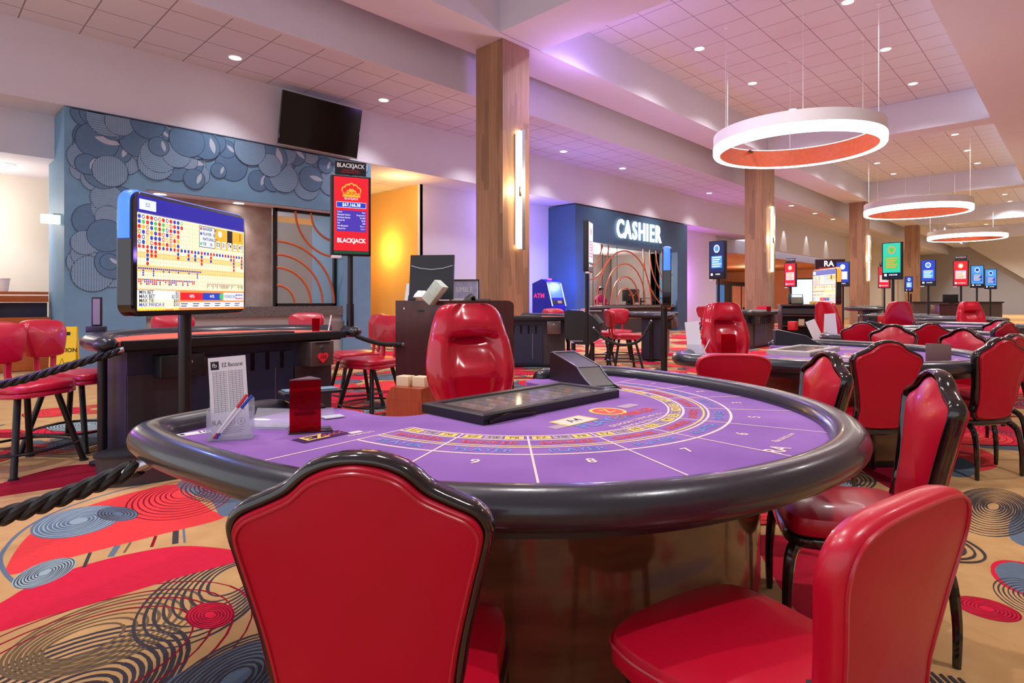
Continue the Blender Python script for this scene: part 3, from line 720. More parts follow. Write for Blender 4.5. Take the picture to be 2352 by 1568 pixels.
def bar_stool(label):
    t = thing('bar_stool', label, 'stool', group='red upholstered stools with black splayed legs'); t.scale = (1.17, 1.17, 1)
    half = [(.125, .80), (.17, .86), (.195, .95), (.205, 1.04), (.18, 1.10), (.12, 1.125), (.04, 1.13)]
    o = smoothpath([(x, z) for x, z in half] + [(-x, z) for x, z in reversed(half)], 4, True)
    def at(k, dy): return [(x * k, -.215 - (z - .7) * .12 + dy - .02 * (1 - (x / .2) ** 2), .97 + (z - .97) * k) for x, z in o]
    b = MB(); b.loft([at(.9, .042), at(.98, .034), at(1, .012), at(1, -.014), at(.97, -.032), at(.9, -.04)], REDB, False)
    b.cushion(at(.9, .042), .02, REDB); b.cushion(list(reversed(at(.9, -.04))), .012, REDB, axis=(0, -1, 0)); b.build('backrest', t, smooth=70)
    for sx in (-1, 1):
        b = MB(); b.tube([(sx * .075, -.20, .60), (sx * .08, -.235, .70), (sx * .085, -.235, .86)], (.026, .016), REDB, 8, up=(0, 1, 0)); b.build('back_support', t)
    so = smoothpath([(.17, -.21), (.225, -.05), (.23, .12), (.15, .24), (-.15, .24), (-.23, .12), (-.225, -.05), (-.17, -.21)], 3, True)
    b = MB(); b.loft([[(x * k, y * k, z) for x, y in so] for k, z in ((.93, .57), (1, .578), (1, .603), (.975, .61), (1.005, .618), (1.0, .652), (.94, .668))], REDB, True)
    b.cushion([(x * .94, y * .94, .668) for x, y in so], .016, REDB, axis=(0, 0, 1)); b.build('seat', t, smooth=45)
    feet = [(sx * .235, sy * .235) for sx in (-1, 1) for sy in (-1, 1)]
    for x, y in feet:
        b = MB(); b.cyl((x * .55, y * .55, .575), (x, y, .0), .020, BLK, .020, 10); b.cyl((x, y, .0), (x, y, .015), .028, BLKP); b.build('leg', t)
    b = MB(); k = .865; ring = [(.235 * k * 1.32 * math.cos(a), .235 * k * 1.32 * math.sin(a), .165) for a in (2 * PI * i / 20 for i in range(20))]
    ring = smoothpath([(feet[i][0] * k * 1.05, feet[i][1] * k * 1.05, .165) for i in (0, 1, 3, 2)], 5, True)
    b.tube(ring, .011, BLK, 8, True); b.build('foot_ring', t)
    return t

# ---------------- blackjack style table: dealer edge along local -Y, players round the +Y arc
def dealer_table(label, felt, railm):
    t = thing('standing_card_table', label, 'table', group='dark standing-height card tables')
    arcp = [(1.02 * math.cos(a), .0 + 1.05 * math.sin(a)) for a in (math.radians(0 + 180 * i / 28) for i in range(29))]
    b = MB(); b.prism([(1.02, 0)] + arcp[1:-1] + [(-1.02, 0)], .95, .985, felt); b.build('tabletop', t)
    pth = [(1.12, -.02, .975)] + [(1.13 * math.cos(math.radians(a)), 1.13 * math.sin(math.radians(a)) * .98, .975) for a in range(8, 176, 8)] + [(-1.12, -.02, .975)]
    k = len(pth)
    b = MB(); b.tube(pth, lambda i: (.10, .065) if 0 < i < k - 1 else (.085, .055), railm, 14)
    for sx in (-1, 1): b.ball((sx * 1.12, -.02, .975), (.085, .10, .058), railm, 14)
    b.build('padded_rail', t, smooth=60)
    b = MB(); b.box((0, -.03, .955), (2.02, .06, .075), BLKP, .008); b.build('dealer_edge', t)
    b = MB(); b.prism([(1.0, .02)] + [(x * .98, y * .98) for x, y in arcp[1:-1]] + [(-1.0, .02)], .90, .95, BLK); b.build('apron', t)
    b = MB(); b.box((0, .33, .47), (1.86, .46, .86), NAVY); b.box((0, .13, .45), (.98, .12, .74), mat('ink_blue_laminate', rgb(40, 50, 78), .4)); b.box((-.72, .10, .40), (.42, .03, .62), CHAR); b.box((.72, .10, .36), (.42, .03, .6), CHAR)
    for i in range(6): b.box((-.36 + i * .145, .068, .74), (.035, .012, .16), BLKG)
    b.box((.30, .066, .42), (.008, .01, .5), STEEL)
    b.build('base_cabinet', t)
    b = MB(); b.box((0, .34, .03), (1.7, .4, .06), BLK); b.build('plinth', t)
    b = MB(); b.box((-.58, .06, .77), (.34, .24, .18), BLKP, .006); cb = b.build('cash_box', t); MB().cyl((-.52, -.072, .80), (-.52, -.05, .80), .012, STEEL).build('lock', cb)
    b = MB(); b.box((.70, .03, .78), (.26, .26, .24), BRONZE, .006); cb = b.build('drop_box', t); MB().cyl((.70, -.115, .845), (.70, -.095, .845), .018, STEEL).build('lock', cb); MB().box((.70, -.102, .885), (.16, .006, .008), BLK).build('slot', cb)
    for sx in (-1, 1):
        b = MB(); b.cyl((sx * 1.02, .35, 0), (sx * 1.02, .35, .92), .035, BLK); b.cyl((sx * 1.02, .35, 0), (sx * 1.02, .35, .02), .09, BLK); b.build('post', t)
    b = MB(); b.box((0, .12, .995), (.95, .2, .02), BLKP, .006); b.build('chip_rack', t)
    return t

# ---------------- pole-mounted portrait screens
def pole_sign(label, draw, pole_to=0.0, group='screens on poles', header=None, poleshort=False):
    t = thing('pole_sign', label, 'sign', group=group)
    b = MB(); b.box((0, 0, 2.19), (.41, .085, .84), BLKP, .010); b.build('housing', t)
    p = MB(); p.M = T(0, -.0440, 2.19) @ UPRIGHT @ Matrix.Diagonal((.76, .88, 1, 1))
    draw(p); p.build('screen', t, smooth=0)
    b = MB(); b.cyl((0, .02, pole_to), (0, .02, 1.80), .030, BLK); b.cyl((0, .02, pole_to), (0, .02, pole_to + .28), .040, BLK); b.cyl((0, .02, pole_to), (0, .02, pole_to + .02), .10, BLK); b.build('pole', t)
    b = MB(); b.box((-.15, -.02, 1.755), (.10, .05, .03), WHITE, .004); b.build('sensor', t)
    if header:
        b = MB(); b.box((0, 0, 2.695), (.32, .012, .15), BLK); b.box((0, 0, 2.615), (.03, .012, .04), BLK)
        HM = T(0, -.0065, 2.695) @ UPRIGHT
        b.text(header, .062, WHITE, 0, .022, .001, M=HM, bold=.02, sx=.86)
        for i in range(2): b.text(('SIDE BETS AVAILABLE', 'FACE CARDS PAY 3 TO 2')[i], .018, emit('tiny_red', rgb(200, 40, 60), .6), 0, -.025 - i * .022, .001, M=HM)
        b.rect(-.16, .068, .16, .073, GREYI, .001, M=HM)
        b.build('header_card', t)
    return t
def draw_blackjack(p):
    p.rect(-.25, -.46, .25, .46, SBLK, 0); p.rect(-.235, -.42, .235, .455, SRED, .001)
    p.rect(-.235, -.455, .235, -.425, SDG, .001)
    for k, (dx, dy) in enumerate(((-.09, .30), (-.05, .33), (0, .345), (.05, .33), (.09, .30))): p.disc(dx, dy, .045, SGOLD, .0015 + k * .0001); p.disc(dx, dy, .03, SRED, .0022)
    p.rect(-.12, .22, .12, .30, SGOLD, .002); p.text('JACKPOT', .06, SRED, 0, .262, .003, bold=.02); p.text('BLACKJACK', .035, SW, 0, .20, .003)
    p.rect(-.20, .09, .20, .16, SLAV, .002); p.rect(-.195, .095, .195, .155, SBLUE, .0025); p.text('$67,166.38', .055, SW, 0, .125, .003, bold=.02)
    p.rect(-.20, -.19, .20, .06, SPURP, .002)
    for i, (a, b_) in enumerate((('Suited', 'Pays'), ('Blackjack Hearts', 'Progressive'), ('Blackjack Spades', '$1,000'), ('Suited 20', '$100'), ('Pair', '$50'), ('Any Blackjack', '10 to 1'), ('Mixed Pair', '5 to 1'))):
        p.text(a, .026, SW, -.19, .04 - i * .033, .003, 'LEFT'); p.text(b_, .026, SW, .19, .04 - i * .033, .003, 'RIGHT')
    p.text('BLACKJACK', .072, SW, 0, -.30, .003, bold=.025)
def draw_generic(bg, accent, top, title, rows=5):
    def d(p):
        p.rect(-.25, -.46, .25, .46, SBLK, 0); p.rect(-.235, -.44, .235, .45, bg, .001)
        p.disc(0, .28, .10, top, .002, 18); p.disc(0, .28, .07, accent, .0025, 18); p.rect(-.05, .18, .05, .24, top, .002)
        p.rect(-.18, -.20, .18, .10, accent, .002)
        for i in range(rows): p.rect(-.15, .05 - i * .055, .15 - .04 * (i % 3), .075 - i * .055, top, .003)
        p.rect(-.235, -.44, .235, -.30, SDK if bg is not SRED else SRED, .002)
        p.rect(-.20, -.39, -.13, -.33, SW, .003); p.text(title, .05, SW, .04, -.36, .003, bold=.02)
    return d

# ---------------- results display: a wide screen with a lit corner
def results_display(label, led, ledcore, detail=True, side=-1, base=0.0):
    t = thing('results_display', label, 'display', group='electronic score displays')
    W, Hh, zc, R = .63, .415, 1.61, .08
    def rr(W, Hh, R, n=5):
        o = []
        for sx, sy, a0 in ((1, 1, 0), (-1, 1, 90), (-1, -1, 180), (1, -1, 270)):
            for i in range(n + 1):
                a = math.radians(a0 + 90 * i / n); o.append((sx * (W - R) + R * math.cos(a), sy * (Hh - R) + R * math.sin(a)))
        return o
    b = MB(); M0 = T(0, 0, zc) @ UPRIGHT
    b.loft([[(x, y, z) for x, y in rr(W * k, Hh * k, R)] for k, z in ((.985, -.06), (1, -.05), (1, .05), (.985, .06))], BLKG, True, True, M0)
    b.build('housing', t)
    b = MB(); pth = [(-W - .004, .10, 0)] + [(-W - .004, Hh - .09, 0)] + [(-W + .08 + .084 * math.cos(a), Hh - .08 + .084 * math.sin(a), 0) for a in (math.radians(180 - 90 * i / 6) for i in range(7))]
    b.tube([(-side * x, y, 0) for x, y, _ in pth], (.012, .045), ledcore, 8, M=M0); b.build('light_strip', t)
    b = MB(); b.tube([(side * (W - .08), Hh + .003, 0), (-side * (W - .05), Hh + .003, 0)], (.010, .035), ledcore, 8, M=M0); b.build('edge_light', t)
    p = MB(); p.M = T(0, -.061, zc) @ UPRIGHT @ Matrix.Diagonal((1.167, 1.169, 1, 1))
    x0, x1, y0, y1 = -.505, .515, -.325, .235
    p.rect(x0, y0, x1, y1, SCREAM, 0); z = .0006
    p.rect(x0, y1, x1, .335, S('deepblue', 10, 18, 150), 0)
    p.rect(-.49, .255, -.36, .315, SLAV, z); p.text('EZ', .03, SPURP, -.425, .285, .0012)
    p.rect(x0, y0, x1, -.20, SORG, z * .4); p.rect(x0, -.315, -.165, -.205, SW, z * .6); p.rect(x0, -.315, -.165, -.26, SCREAM, z * .7)
    for (a, b_) in ((-.10, -.02), (-.02, .05)): p.rect(x0, a, x1, (a + b_) / 2, S('tan', 240, 206, 130), z * .4)
    rr_ = random.Random(3)
    for i in range(41): p.rect(x0 + i * .0255, -.20, x0 + i * .0255 + .0014, y1, SGRID, z)
    for i in range(18): p.rect(x0, -.195 + i * .0255, x1, -.1938 + i * .0255, SGRID, z)
    if detail:
        cm = (SRED, SBLUE, SRED, SBLUE, SRED, SGRN, SGOLD)
        def bead(i, j, m, open_=False):
            x = x0 + .0145 + i * .0315; y = y1 - .02 - j * .0290
            p.disc(x, y, .0125, m, .0012, 10)
            if open_: p.disc(x, y, .0075, SCREAM, .0016, 8)
        for i in range(12):
            for j in range(6):
                if i * 6 + j < 68: bead(i, j, rr_.choice(cm), rr_.random() < .35)
        for i in range(32):
            for j in range(1 if rr_.random() < .55 else rr_.randint(1, 5)): p.disc(x0 + .0145 + i * .0315, .045 - j * .024, .011, rr_.choice(cm[:4]), .0012, 10); 
        for i in range(34):
            for j in range(1 if rr_.random() < .6 else rr_.randint(1, 4)): p.rect(x0 + .006 + i * .016, -.085 - j * .013, x0 + .018 + i * .016, -.075 - j * .013, SPURP, .0012)
        for i in range(32):
            for j in range(rr_.randint(1, 3)): p.rect(x0 + .006 + i * .015, -.150 - j * .012, x0 + .017 + i * .015, -.140 - j * .012, rr_.choice((SPURP, SRED)), .0012)
        for i in range(28): p.rect(.10 + i * .0145, -.160 - .012 * rr_.randint(0, 2), .108 + i * .0145, -.150, SGRID, .0012)
    p.rect(.02, .085, .18, .225, SBLK, .0014); p.rect(.024, .089, .176, .221, SLAV, .0018)
    for i, (s, m) in enumerate((('BANKER  38', SRED), ('PLAYER  33', SBLUE), ('NATURAL 27', SLAV), ('TIE     10', SGRN))):
        p.disc(.038, .207 - i * .033, .010, m, .0022, 10); p.text(s, .026, SBLK, .055, .207 - i * .033, .0022, 'LEFT', bold=.02)
    p.rect(.185, .085, .505, .225, SGOLD, .0014); p.rect(.315, .13, .375, .225, SBLK, .0018)
    for i, s in enumerate(('03', '31', '74', '02', '47')):
        p.rect(.193 + i * .064, .09, .237 + i * .064, .14, SW, .0022); p.text(s, .040, SBLK, .215 + i * .064, .115, .0026, bold=.02)
    p.disc(.235, .19, .022, SW, .0022); p.rect(.46, .16, .468, .215, SBLK, .0022)
    for i, (a, b_, m) in enumerate((('MIN BET', '$5', SBLK), ('MAX BET', '$100', SBLK), ('MAX TIE', '$50', SBLK), ('MAX PANDA 8', '$50', SBLUE), ('MAX DRAGON', '$50', SYEL))):
        p.text(a, .030, m, x0 + .012, -.218 - i * .024, .002, 'LEFT', bold=.02); p.text(b_, .030, m, -.17, -.218 - i * .024, .002, 'RIGHT', bold=.02)
    p.rect(-.155, -.262, .055, -.215, SRED, .0016); p.rect(.055, -.262, .26, -.215, SBLUE, .0016); p.disc(.25, -.238, .022, SGRN, .0020)
    p.text('48%', .03, SW, -.05, -.238, .002); p.text('44%', .03, SW, .15, -.238, .002)
    p.rect(.275, -.265, .51, -.21, SLAV, .0016); p.text('FORECAST', .03, SBLK, .285, -.238, .0022, 'LEFT')
    for i in range(4):
        for j in range(2): p.disc(.42 + i * .022, -.226 - j * .024, .007, (SBLUE, SRED)[j], .0022, 8)
    p.rect(-.16, -.31, .51, -.275, SLAV, .0016)
    for i in range(6): p.rect(-.15 + i * .11, -.288, -.09 + i * .11, -.283, SBLK, .002); p.rect(-.15 + i * .11, -.302, -.10 + i * .11, -.297, SBLK, .002)
    p.build('screen', t, smooth=0)
    b = MB(); b.cyl((0, .04, base + .02), (0, .04, 1.25), .047, BLK, n=16); b.build('pole', t)
    b = MB(); b.lathe([(.16, 0), (.16, .015), (.08, .03), (.05, .05)], BLK, 24, T(0, .04, base)); b.build('foot', t)
    return t
# ================================================================ PLACING THINGS
# ---- purple card tables, one every 3.96 m down the hall
PIT = 3.96
tab = Kind(baccarat_table('near purple card table with black padded rail filling the foreground', VINYL))
tab.place((TCX, TCY), 0, 'near purple card table with black padded rail filling the foreground')
tab.place((TCX + PIT, TCY), 0, 'second purple card table with grey tray, behind the near one')
tab.place((TCX + 2 * PIT, TCY), 0, 'third purple card table, mostly hidden by arched chair tops')
tab.place((TCX + 3 * PIT, TCY), 0, 'fourth card table down the hall, its rail seen over chairs')
tab.place((19.6, 2.5), .25, 'far card table with a wide dark rail under the teal screen')
tab.place((22.9, 4.4), .1, 'farthest card table in front of the brown podium')
# ---- chairs with shield backs
def dirr(dx, dy): return heading(dx, dy)
orn = Kind(ornate_chair('red chair'))
G = 'red chairs with black shield-shaped frames'
def orn_at(top, d, label):
    l = math.hypot(*d); d = (d[0] / l, d[1] / l)
    orn.place((top[0] + d[0] * .315, top[1] + d[1] * .315), heading(*d), label, G)
def CC(x, y): return C(x, y)
fwd = C(0, 1)
orn_at(C(-.272, 1.05), C(0.02, 1), 'foreground red chair seen from behind, arched black frame, against the near table')
orn_at(C(1.65, 2.30), C(-.97, .28), 'red chair with purple sheen tucked sideways under right end of near table')
orn_at((3.42, .98), (-.66, .75), 'half-hidden red chair with purple sheen behind right rim of near table')
orn_at((4.63, .96), (.74, .68), 'red chair seen square from behind in front of second purple table')
orn_at((5.59, .44), (.52, .85), 'red chair on black bowed legs near the right edge, seen half from behind')
orn_at((6.24, .42), (.36, .93), 'red chair close behind the bowed-leg chair at right edge')
orn_at((8.30, 1.99), (.92, .30), 'dark red arched chair top left of the row behind second table')
orn_at((7.79, 1.56), (-.97, .0), 'bright red arched chair top facing left at far end of second table')
orn_at((8.55, 1.33), (.76, .65), 'dark red arched chair top in the middle of the row behind second table')
orn_at((7.25, .85), (-.82, .45), 'bright red arched chair back at right end of second table beside brown box')
orn_at((9.93, .74), (.45, .9), 'dark red arched chair back right of the row near right edge')
orn_at((11.0, .88), (-.8, .45), 'small orange-red arched chair top at right end of third table')
# ---- plain chairs with rounded backs
pla = Kind(plain_chair('plain red chair'))
G = 'plain red chairs with rounded backs'
def pla_at(top, d, label):
    l = math.hypot(*d); d = (d[0] / l, d[1] / l)
    pla.place((top[0] + d[0] * .30, top[1] + d[1] * .30), heading(*d), label, G)
pla_at(C(.725, 1.12), C(-.557, .83), 'bright red foreground chair with seat showing, bottom right corner')
pla_at((4.02, 1.76), (.80, .60), 'rounded red chair back between near table and second table')
pla_at(C(5.28, 6.2), (.5, .86), 'rounded red chair cut by the right edge of the picture')
pla_at((13.0, 1.0), (.4, .9), 'rounded red chair by the right edge beyond third table')
# ---- dealers' chairs
dea = Kind(dealer_chair('dealer chair'))
G = 'red padded dealer chairs'
dea.place((2.50, 2.62), heading(-.30, -1), 'large red padded dealer chair at near table in front of brown podium', G)
dea.place((6.55, 2.80), heading(-.55, -.9), 'red padded dealer chair at second purple table below the wall screens', G)
dea.place((10.3, 2.75), heading(.75, -.6), 'red dealer chair turned away beside the white paper cards', G)
dea.place((14.2, 2.9), heading(.72, .70), 'wide red dealer chair back standing before far table rail', G)
dea.place((16.6, 1.7), heading(-.72, -.6), 'shiny red dealer chair far right, partly behind arched chair tops', G)
# ---- standing-height tables
bjt = Kind(dealer_table('standing card table', FELTR, VINYL))
bj1 = bjt.place((2.17, 5.40), .106, 'dark standing card table with salmon felt and heart number, left of podium')
bj2 = bjt.place(C(.10, 11.4), chead(0, 1), 'dark standing card table with shuffler behind right side of podium')
bj3 = bjt.place(C(3.62, 13.5), .45, 'dark standing card table in front of the cashier counter')
bj4 = bjt.place(C(6.9, 16.2), .0, 'dark standing card table right of second red dealer chair')
bj6 = bjt.place((32.5, 7.2), .0, 'distant standing card table before the brown columns')
bj7 = bjt.place(C(14.2, 23.0), .3, 'far standing card table left of the last blue screens')
# ---- stools
sto = Kind(bar_stool('stool'))
G = 'red upholstered stools with black splayed legs'
def sto_at(c, d, label): sto.place(c, heading(*d), label, G)
sto_at(C(-3.82, 4.62), C(.97, -.22), 'red stool at far left edge with purple light on its back')
sto_at(C(-3.90, 5.30), C(.97, .02), 'second red stool from left, behind the first, by yellow floor sign')
sto_at(C(-1.55, 6.55), C(-.45, -.72), 'red stool right of dark standing table, in front of podium side')
sto_at(C(-1.95, 7.35), C(-.8, -.5), 'red stool behind the tall red screen pole')
sto_at(C(-2.85, 8.0), C(.1, -1), 'red stool top peeking over the middle of salmon table')
sto_at(C(-4.05, 7.1), C(.5, -.8), 'red stool half hidden behind left end of salmon table')
sto_at(C(2.15, 11.3), C(.98, .1), 'nearest red stool between the two dark tables by the cashier')
sto_at(C(1.80, 12.2), C(.9, -.3), 'middle red stool by the cashier, behind the shuffler')
sto_at(C(2.3, 12.7), C(-.1, -1), 'red stool facing this way under left rail of cashier table')
sto_at(C(.95, 12.6), C(.2, -1), 'red stool mostly hidden behind the card shuffler')
sto_at(C(5.9, 17.8), C(.6, .7), 'small red stool left of the second column foot')
sto_at(C(7.75, 18.6), C(-.7, -.6), 'small red stool right of second column')
sto_at(C(9.0, 18.9), C(-.7, -.6), 'small dark red stool near the shelf podium')

# ---- podium
t = thing('podium', 'tall dark brown podium behind the red dealer chair', 'podium', (3.2, 3.9, 0))
pf = [(0, 0), (.85, 0), (.85, 1.25), (.84, 1.275), (.80, 1.295), (.76, 1.30), (0, 1.30)]
b = MB(); b.loft([[(x, y, z) for x, z in pf] for y in (0, .03)], MAHOG); b.build('front_panel', t)
b = MB(); b.box((.015, .37, .65), (.03, .68, 1.3), MAHOG); b.build('side_panel', t)
b = MB(); b.box((.835, .37, .6), (.03, .68, 1.2), MAHOG); b.build('side_panel', t)
b = MB(); b.box((.43, .37, 1.19), (.78, .66, .03), MAHOG); b.build('worktop', t)
b = MB(); b.box((.43, .37, .5), (.78, .64, .03), MAHOG); b.build('shelf', t)
b = MB(); b.box((.43, .37, .05), (.78, .64, .1), BLK); b.build('plinth', t)
t = thing('low_cabinet', 'low orange-red wooden cabinet beside the podium foot', 'cabinet', C(-.80, 4.72), chead(.45, 1))
b = MB(); b.loft([[(x, y, z) for x, z in ((-.16, 0), (.17, 0), (.17, .62), (-.11, .62), (-.16, .54))] for y in (-.12, .12)], CHERRY); b.build('carcass', t)
b = MB(); b.rect(-.13, .04, .15, .52, CHERRY, .123, M=UPRIGHT); b.build('door', t)
c0 = C(-.80, 4.72)
for i, dx in enumerate((-.05, .085)):
    q = C(-.80 + dx, 4.72 - dx * .3)
    o = MB().box((0, 0, .04), (.115, .10, .08), CREAMB, .004).build('cream_block', loc=(q[0], q[1], .62), rotz=chead(.45, 1))
    tag(o, ('left', 'right')[i] + ' one of two cream blocks on the low orange cabinet', 'box', 'cream blocks')
def on(cx, cy, z): q = C(cx, cy); return (q[0], q[1], z)
t = thing('computer_monitor', 'black computer monitor seen from behind, on top of the podium', 'monitor', on(-.715, 5.28, 1.205), chead(-.12, -1))
M0 = T(0, -.02, .30) @ RX(math.radians(8)) @ RZ(0)
b = MB(); b.loft([[(x * k, y, z * kk + .0) for x, z in ((-.20, -.20), (.20, -.20), (.20, .20), (-.20, .20))] for y, k, kk in ((.03, 1, 1), (.01, 1, 1), (-.035, .96, .96))], BLKP, True, True, M0); b.build('housing', t)
b = MB(); b.loft([[(x, y, z) for x, z in ((-.19, .10), (-.1, .075), (0, .065), (.1, .075), (.19, .10), (.19, .105), (.1, .08), (0, .07), (-.1, .08), (-.19, .105))] for y in (.030, .036)], STEEL, True, True, M0); b.disc(0, .14, .022, GREYI, 0, 14, M0 @ T(0, .0315, 0) @ RX(-PI / 2)); b.build('back_trim', t)
b = MB(); b.box((0, -.01, .06), (.08, .05, .14), BLKP); b.box((0, 0, .008), (.22, .17, .016), BLKP, .006); b.build('stand', t)
t = thing('tissue_box', 'pale green patterned tissue box tilted on the podium', 'box', on(-.70, 5.045, 1.30), chead(.35, 1))
b = MB(); b.box((0, 0, .075), (.10, .11, .20), GREEN, .004, T(0, 0, .01) @ RY(math.radians(40))); b.build('carton', t)
b = MB(); b.loft([[(.0 + r * math.cos(a) * (1 + .3 * math.sin(3 * a)), r * math.sin(a), z) for a in (2 * PI * i / 12 for i in range(12))] for r, z in ((.02, .0), (.05, .02), (.075, .03), (.06, .055), (.03, .085))], PAPER, True, True, T(-.085, -.0, .0)); b.build('tissue', t)
t = thing('paper_stack', 'white paper sheets propped at left end of podium top', 'paper', on(-.93, 5.38, 1.21), chead(.5, 1))
for i in range(2): b = MB(); b.box((0, 0, .13), (.14, .004, .24), PAPER, 0, T(i * .03, i * .03, 0) @ RX(-.2)); b.build('sheet', t)
b = MB(); b.rect(-.03, .04, .05, .14, INK, .006, M=T(0, 0, 0) @ RX(-.2) @ UPRIGHT); b.build('printed_photo', t)
t = thing('desk_phone', 'dark desk phone at the right end of podium top', 'phone', on(-.33, 5.45, 1.205), chead(.3, 1))
b = MB(); b.loft([[(x, y, z) for y, z in ((-.12, 0), (.12, 0), (.12, .11), (-.12, .03))] for x in (-.10, .10)], BLKP); b.build('base', t)
b = MB(); b.tube([(-.07, -.12, .07), (-.07, -.04, .115), (-.07, .06, .14), (-.07, .12, .12)], (.024, .02), BLKP, 8); b.build('handset', t)
t = thing('photo_frame', 'thin black frame with a purple photo behind the podium phone', 'frame', on(-.46, 5.75, 1.205), chead(.1, 1))
b = MB()
for x in (-.14, .14): b.box((x, 0, .15), (.012, .02, .30), BLK)
for z in (.006, .294): b.box((0, 0, z), (.29, .02, .012), BLK)
b.build('frame', t)
b = MB(); b.rect(-.135, .01, .135, .29, PAPER, .0, M=UPRIGHT); b.rect(-.12, .12, .12, .28, mat('photo_purple', rgb(120, 110, 180), .6, scale=14, col2=rgb(230, 226, 240)), .001, M=UPRIGHT); b.text('SMILE', .07, PAPER, 0, .2, .002, M=UPRIGHT); b.build('picture', t)
# ---- shelf podium
t = thing('shelf_podium', 'dark brown podium with open shelves and a phone, mid hall', 'podium', C(5.55, 11.3), chead(.35, 1)); t.scale = (.86, 1, 1)
b = MB(); b.box((-.46, 0, .6), (.03, .6, 1.2), MAHOG); b.build('side_panel', t)
b = MB(); b.box((.46, 0, .6), (.03, .6, 1.2), MAHOG); b.build('side_panel', t)
b = MB(); b.box((0, .29, .6), (.90, .02, 1.2), BLK); b.build('back_panel', t)
for z in (.5, .82, 1.02): b = MB(); b.box((0, 0, z), (.89, .56, .025), MAHOG); b.build('shelf', t)
b = MB(); b.box((0, 0, 1.215), (.98, .62, .03), MAHOG); b.build('worktop', t)
b = MB(); b.box((0, -.26, 1.10), (.89, .03, .10), CHAR); b.build('drawer', t)
def mid(x, y, z): q = C(x, y); return (q[0], q[1], z)
o = MB().box((0, 0, .06), (.12, .10, .12), CREAMB).build('tissue_pack', loc=mid(5.45, 11.15, .8325), rotz=.3); tag(o, 'small pale tissue pack on the middle shelf of shelf podium', 'box')
t = thing('desk_phone', 'olive-grey desk phone on top of the shelf podium', 'phone', mid(5.42, 11.25, 1.23), chead(.2, 1))
b = MB(); b.box((0, 0, .10), (.22, .05, .19), mat('phone_olive', rgb(120, 116, 96), .4), .008, RX(-.35)); b.rect(-.09, .13, .09, .18, SLAV, .032, M=RX(-.35) @ UPRIGHT); b.build('base', t)
b = MB(); b.box((-.13, 0, .11), (.05, .06, .20), BLKP, .015, RX(-.35)); b.build('handset', t)
o = MB().box((0, 0, .03), (.26, .2, .05), YEL, .004).build('yellow_folder', loc=mid(5.80, 11.3, 1.23), rotz=.4); tag(o, 'small yellow folder on top of shelf podium by the display', 'folder')
# ---- score displays
rd = results_display('large wide score display with blue lit corner above the salmon table', EBLUE, EBLUEW, base=.22)
def dz(o, c, d): o.location = (*c, 0); o.rotation_euler = (0, 0, math.atan2(d[1], d[0]))
dz(rd, C(-2.45, 4.50), C(.145, 1))
rd2 = results_display('score display seen edge-on with glowing blue tip before the cashier', EBLUE, EBLUEW, False); dz(rd2, C(2.25, 8.60), C(.262, 1))
rd3 = results_display('score display with red lit corner above the shelf podium', ERED, EORG, True, 1)
dz(rd3, C(7.22, 13.6), C(-.09, -1))
t = thing('rounded_plinth', 'low dark plinth with rounded black top beside near table left corner', 'plinth', C(-2.40, 4.75), chead(-.78, .62))
el = [(.80 * math.cos(a), .28 * math.sin(a)) for a in (2 * PI * i / 40 for i in range(40))]
MB().prism(el, 0, .20, CHAR).build('body', t); MB().prism([(x * 1.02, y * 1.03) for x, y in el], .20, .22, BLKP).build('top', t)
# ---- pole screens
G = 'screens on poles'
ps = pole_sign('tall red and black game screen with name card at right end of salmon table', draw_blackjack, .985, G, 'BLACKJACK')
def sign(o, px_x, Y, face):
    o.location = (*C(px_x * Y, Y), 0); o.rotation_euler = (0, 0, chead(-face[0], -face[1])); return o
sign(ps, -.2725, 6.25, (.42, -.9))
K = lambda x: (x - 1176) / 1360
sg = [
 (1351, 9.8, (.95, -.32), draw_generic(SLAV, SPINK, SW, 'BACCARAT'), 'narrow screen seen almost edge-on left of cashier letters', None),
 (1649, 13.0, (-.80, -.55), draw_generic(SNAVY, SSKY, SW, 'POKER'), 'dark blue screen on a pole right of the cashier portal', None),
 (1816, 20.6, (-.72, -.6), draw_generic(SRED, SLAV, SORG, 'BLACKJACK'), 'small red screen with name card above the shelf podium', 'BLACKJACK'),
 (1936, 20.0, (-.6, -.75), draw_generic(SBLUE, SLAV, SW, 'POKER'), 'blue screen half hidden behind red lit display', None),
 (2031, 22.8, (-.7, -.7), draw_generic(SRED, SLAV, SORG, 'BLACKJACK'), 'small red screen partly behind the teal screen', 'BLACKJACK'),
 (2050, 13.3, (-.80, -.55), draw_generic(STEAL, SGRN, SORG, 'FORTUNE'), 'teal green screen on a tall pole, biggest in the right half', None),
 (2087, 32.0, (-.1, -1), draw_generic(SBLUE, SSKY, SW, 'POKER'), 'small bright blue screen with white lines before brown column', None),
 (2132, 19.0, (-.6, -.75), draw_generic(SBLUE, SSKY, SW, 'HOLDEM'), 'blue screen right of the last brown column', None),
 (2207, 19.4, (-.7, -.7), draw_generic(SRED, SLAV, SORG, 'BLACKJACK'), 'red screen with name card before the grey far wall', 'BLACKJACK'),
 (2244, 22.0, (-.45, -.85), draw_generic(SSKY, SBLUE, SW, 'HOLDEM'), 'light blue screen second from right before grey wall', None),
 (2275, 24.6, (-.45, -.85), draw_generic(SSKY, SBLUE, SLAV, 'HOLDEM'), 'rightmost small blue screen before grey wall', None)]
for px_, Y, face, dr, lab, hd in sg:
    sign(pole_sign(lab, dr, 0, G, hd), K(px_), Y, face)
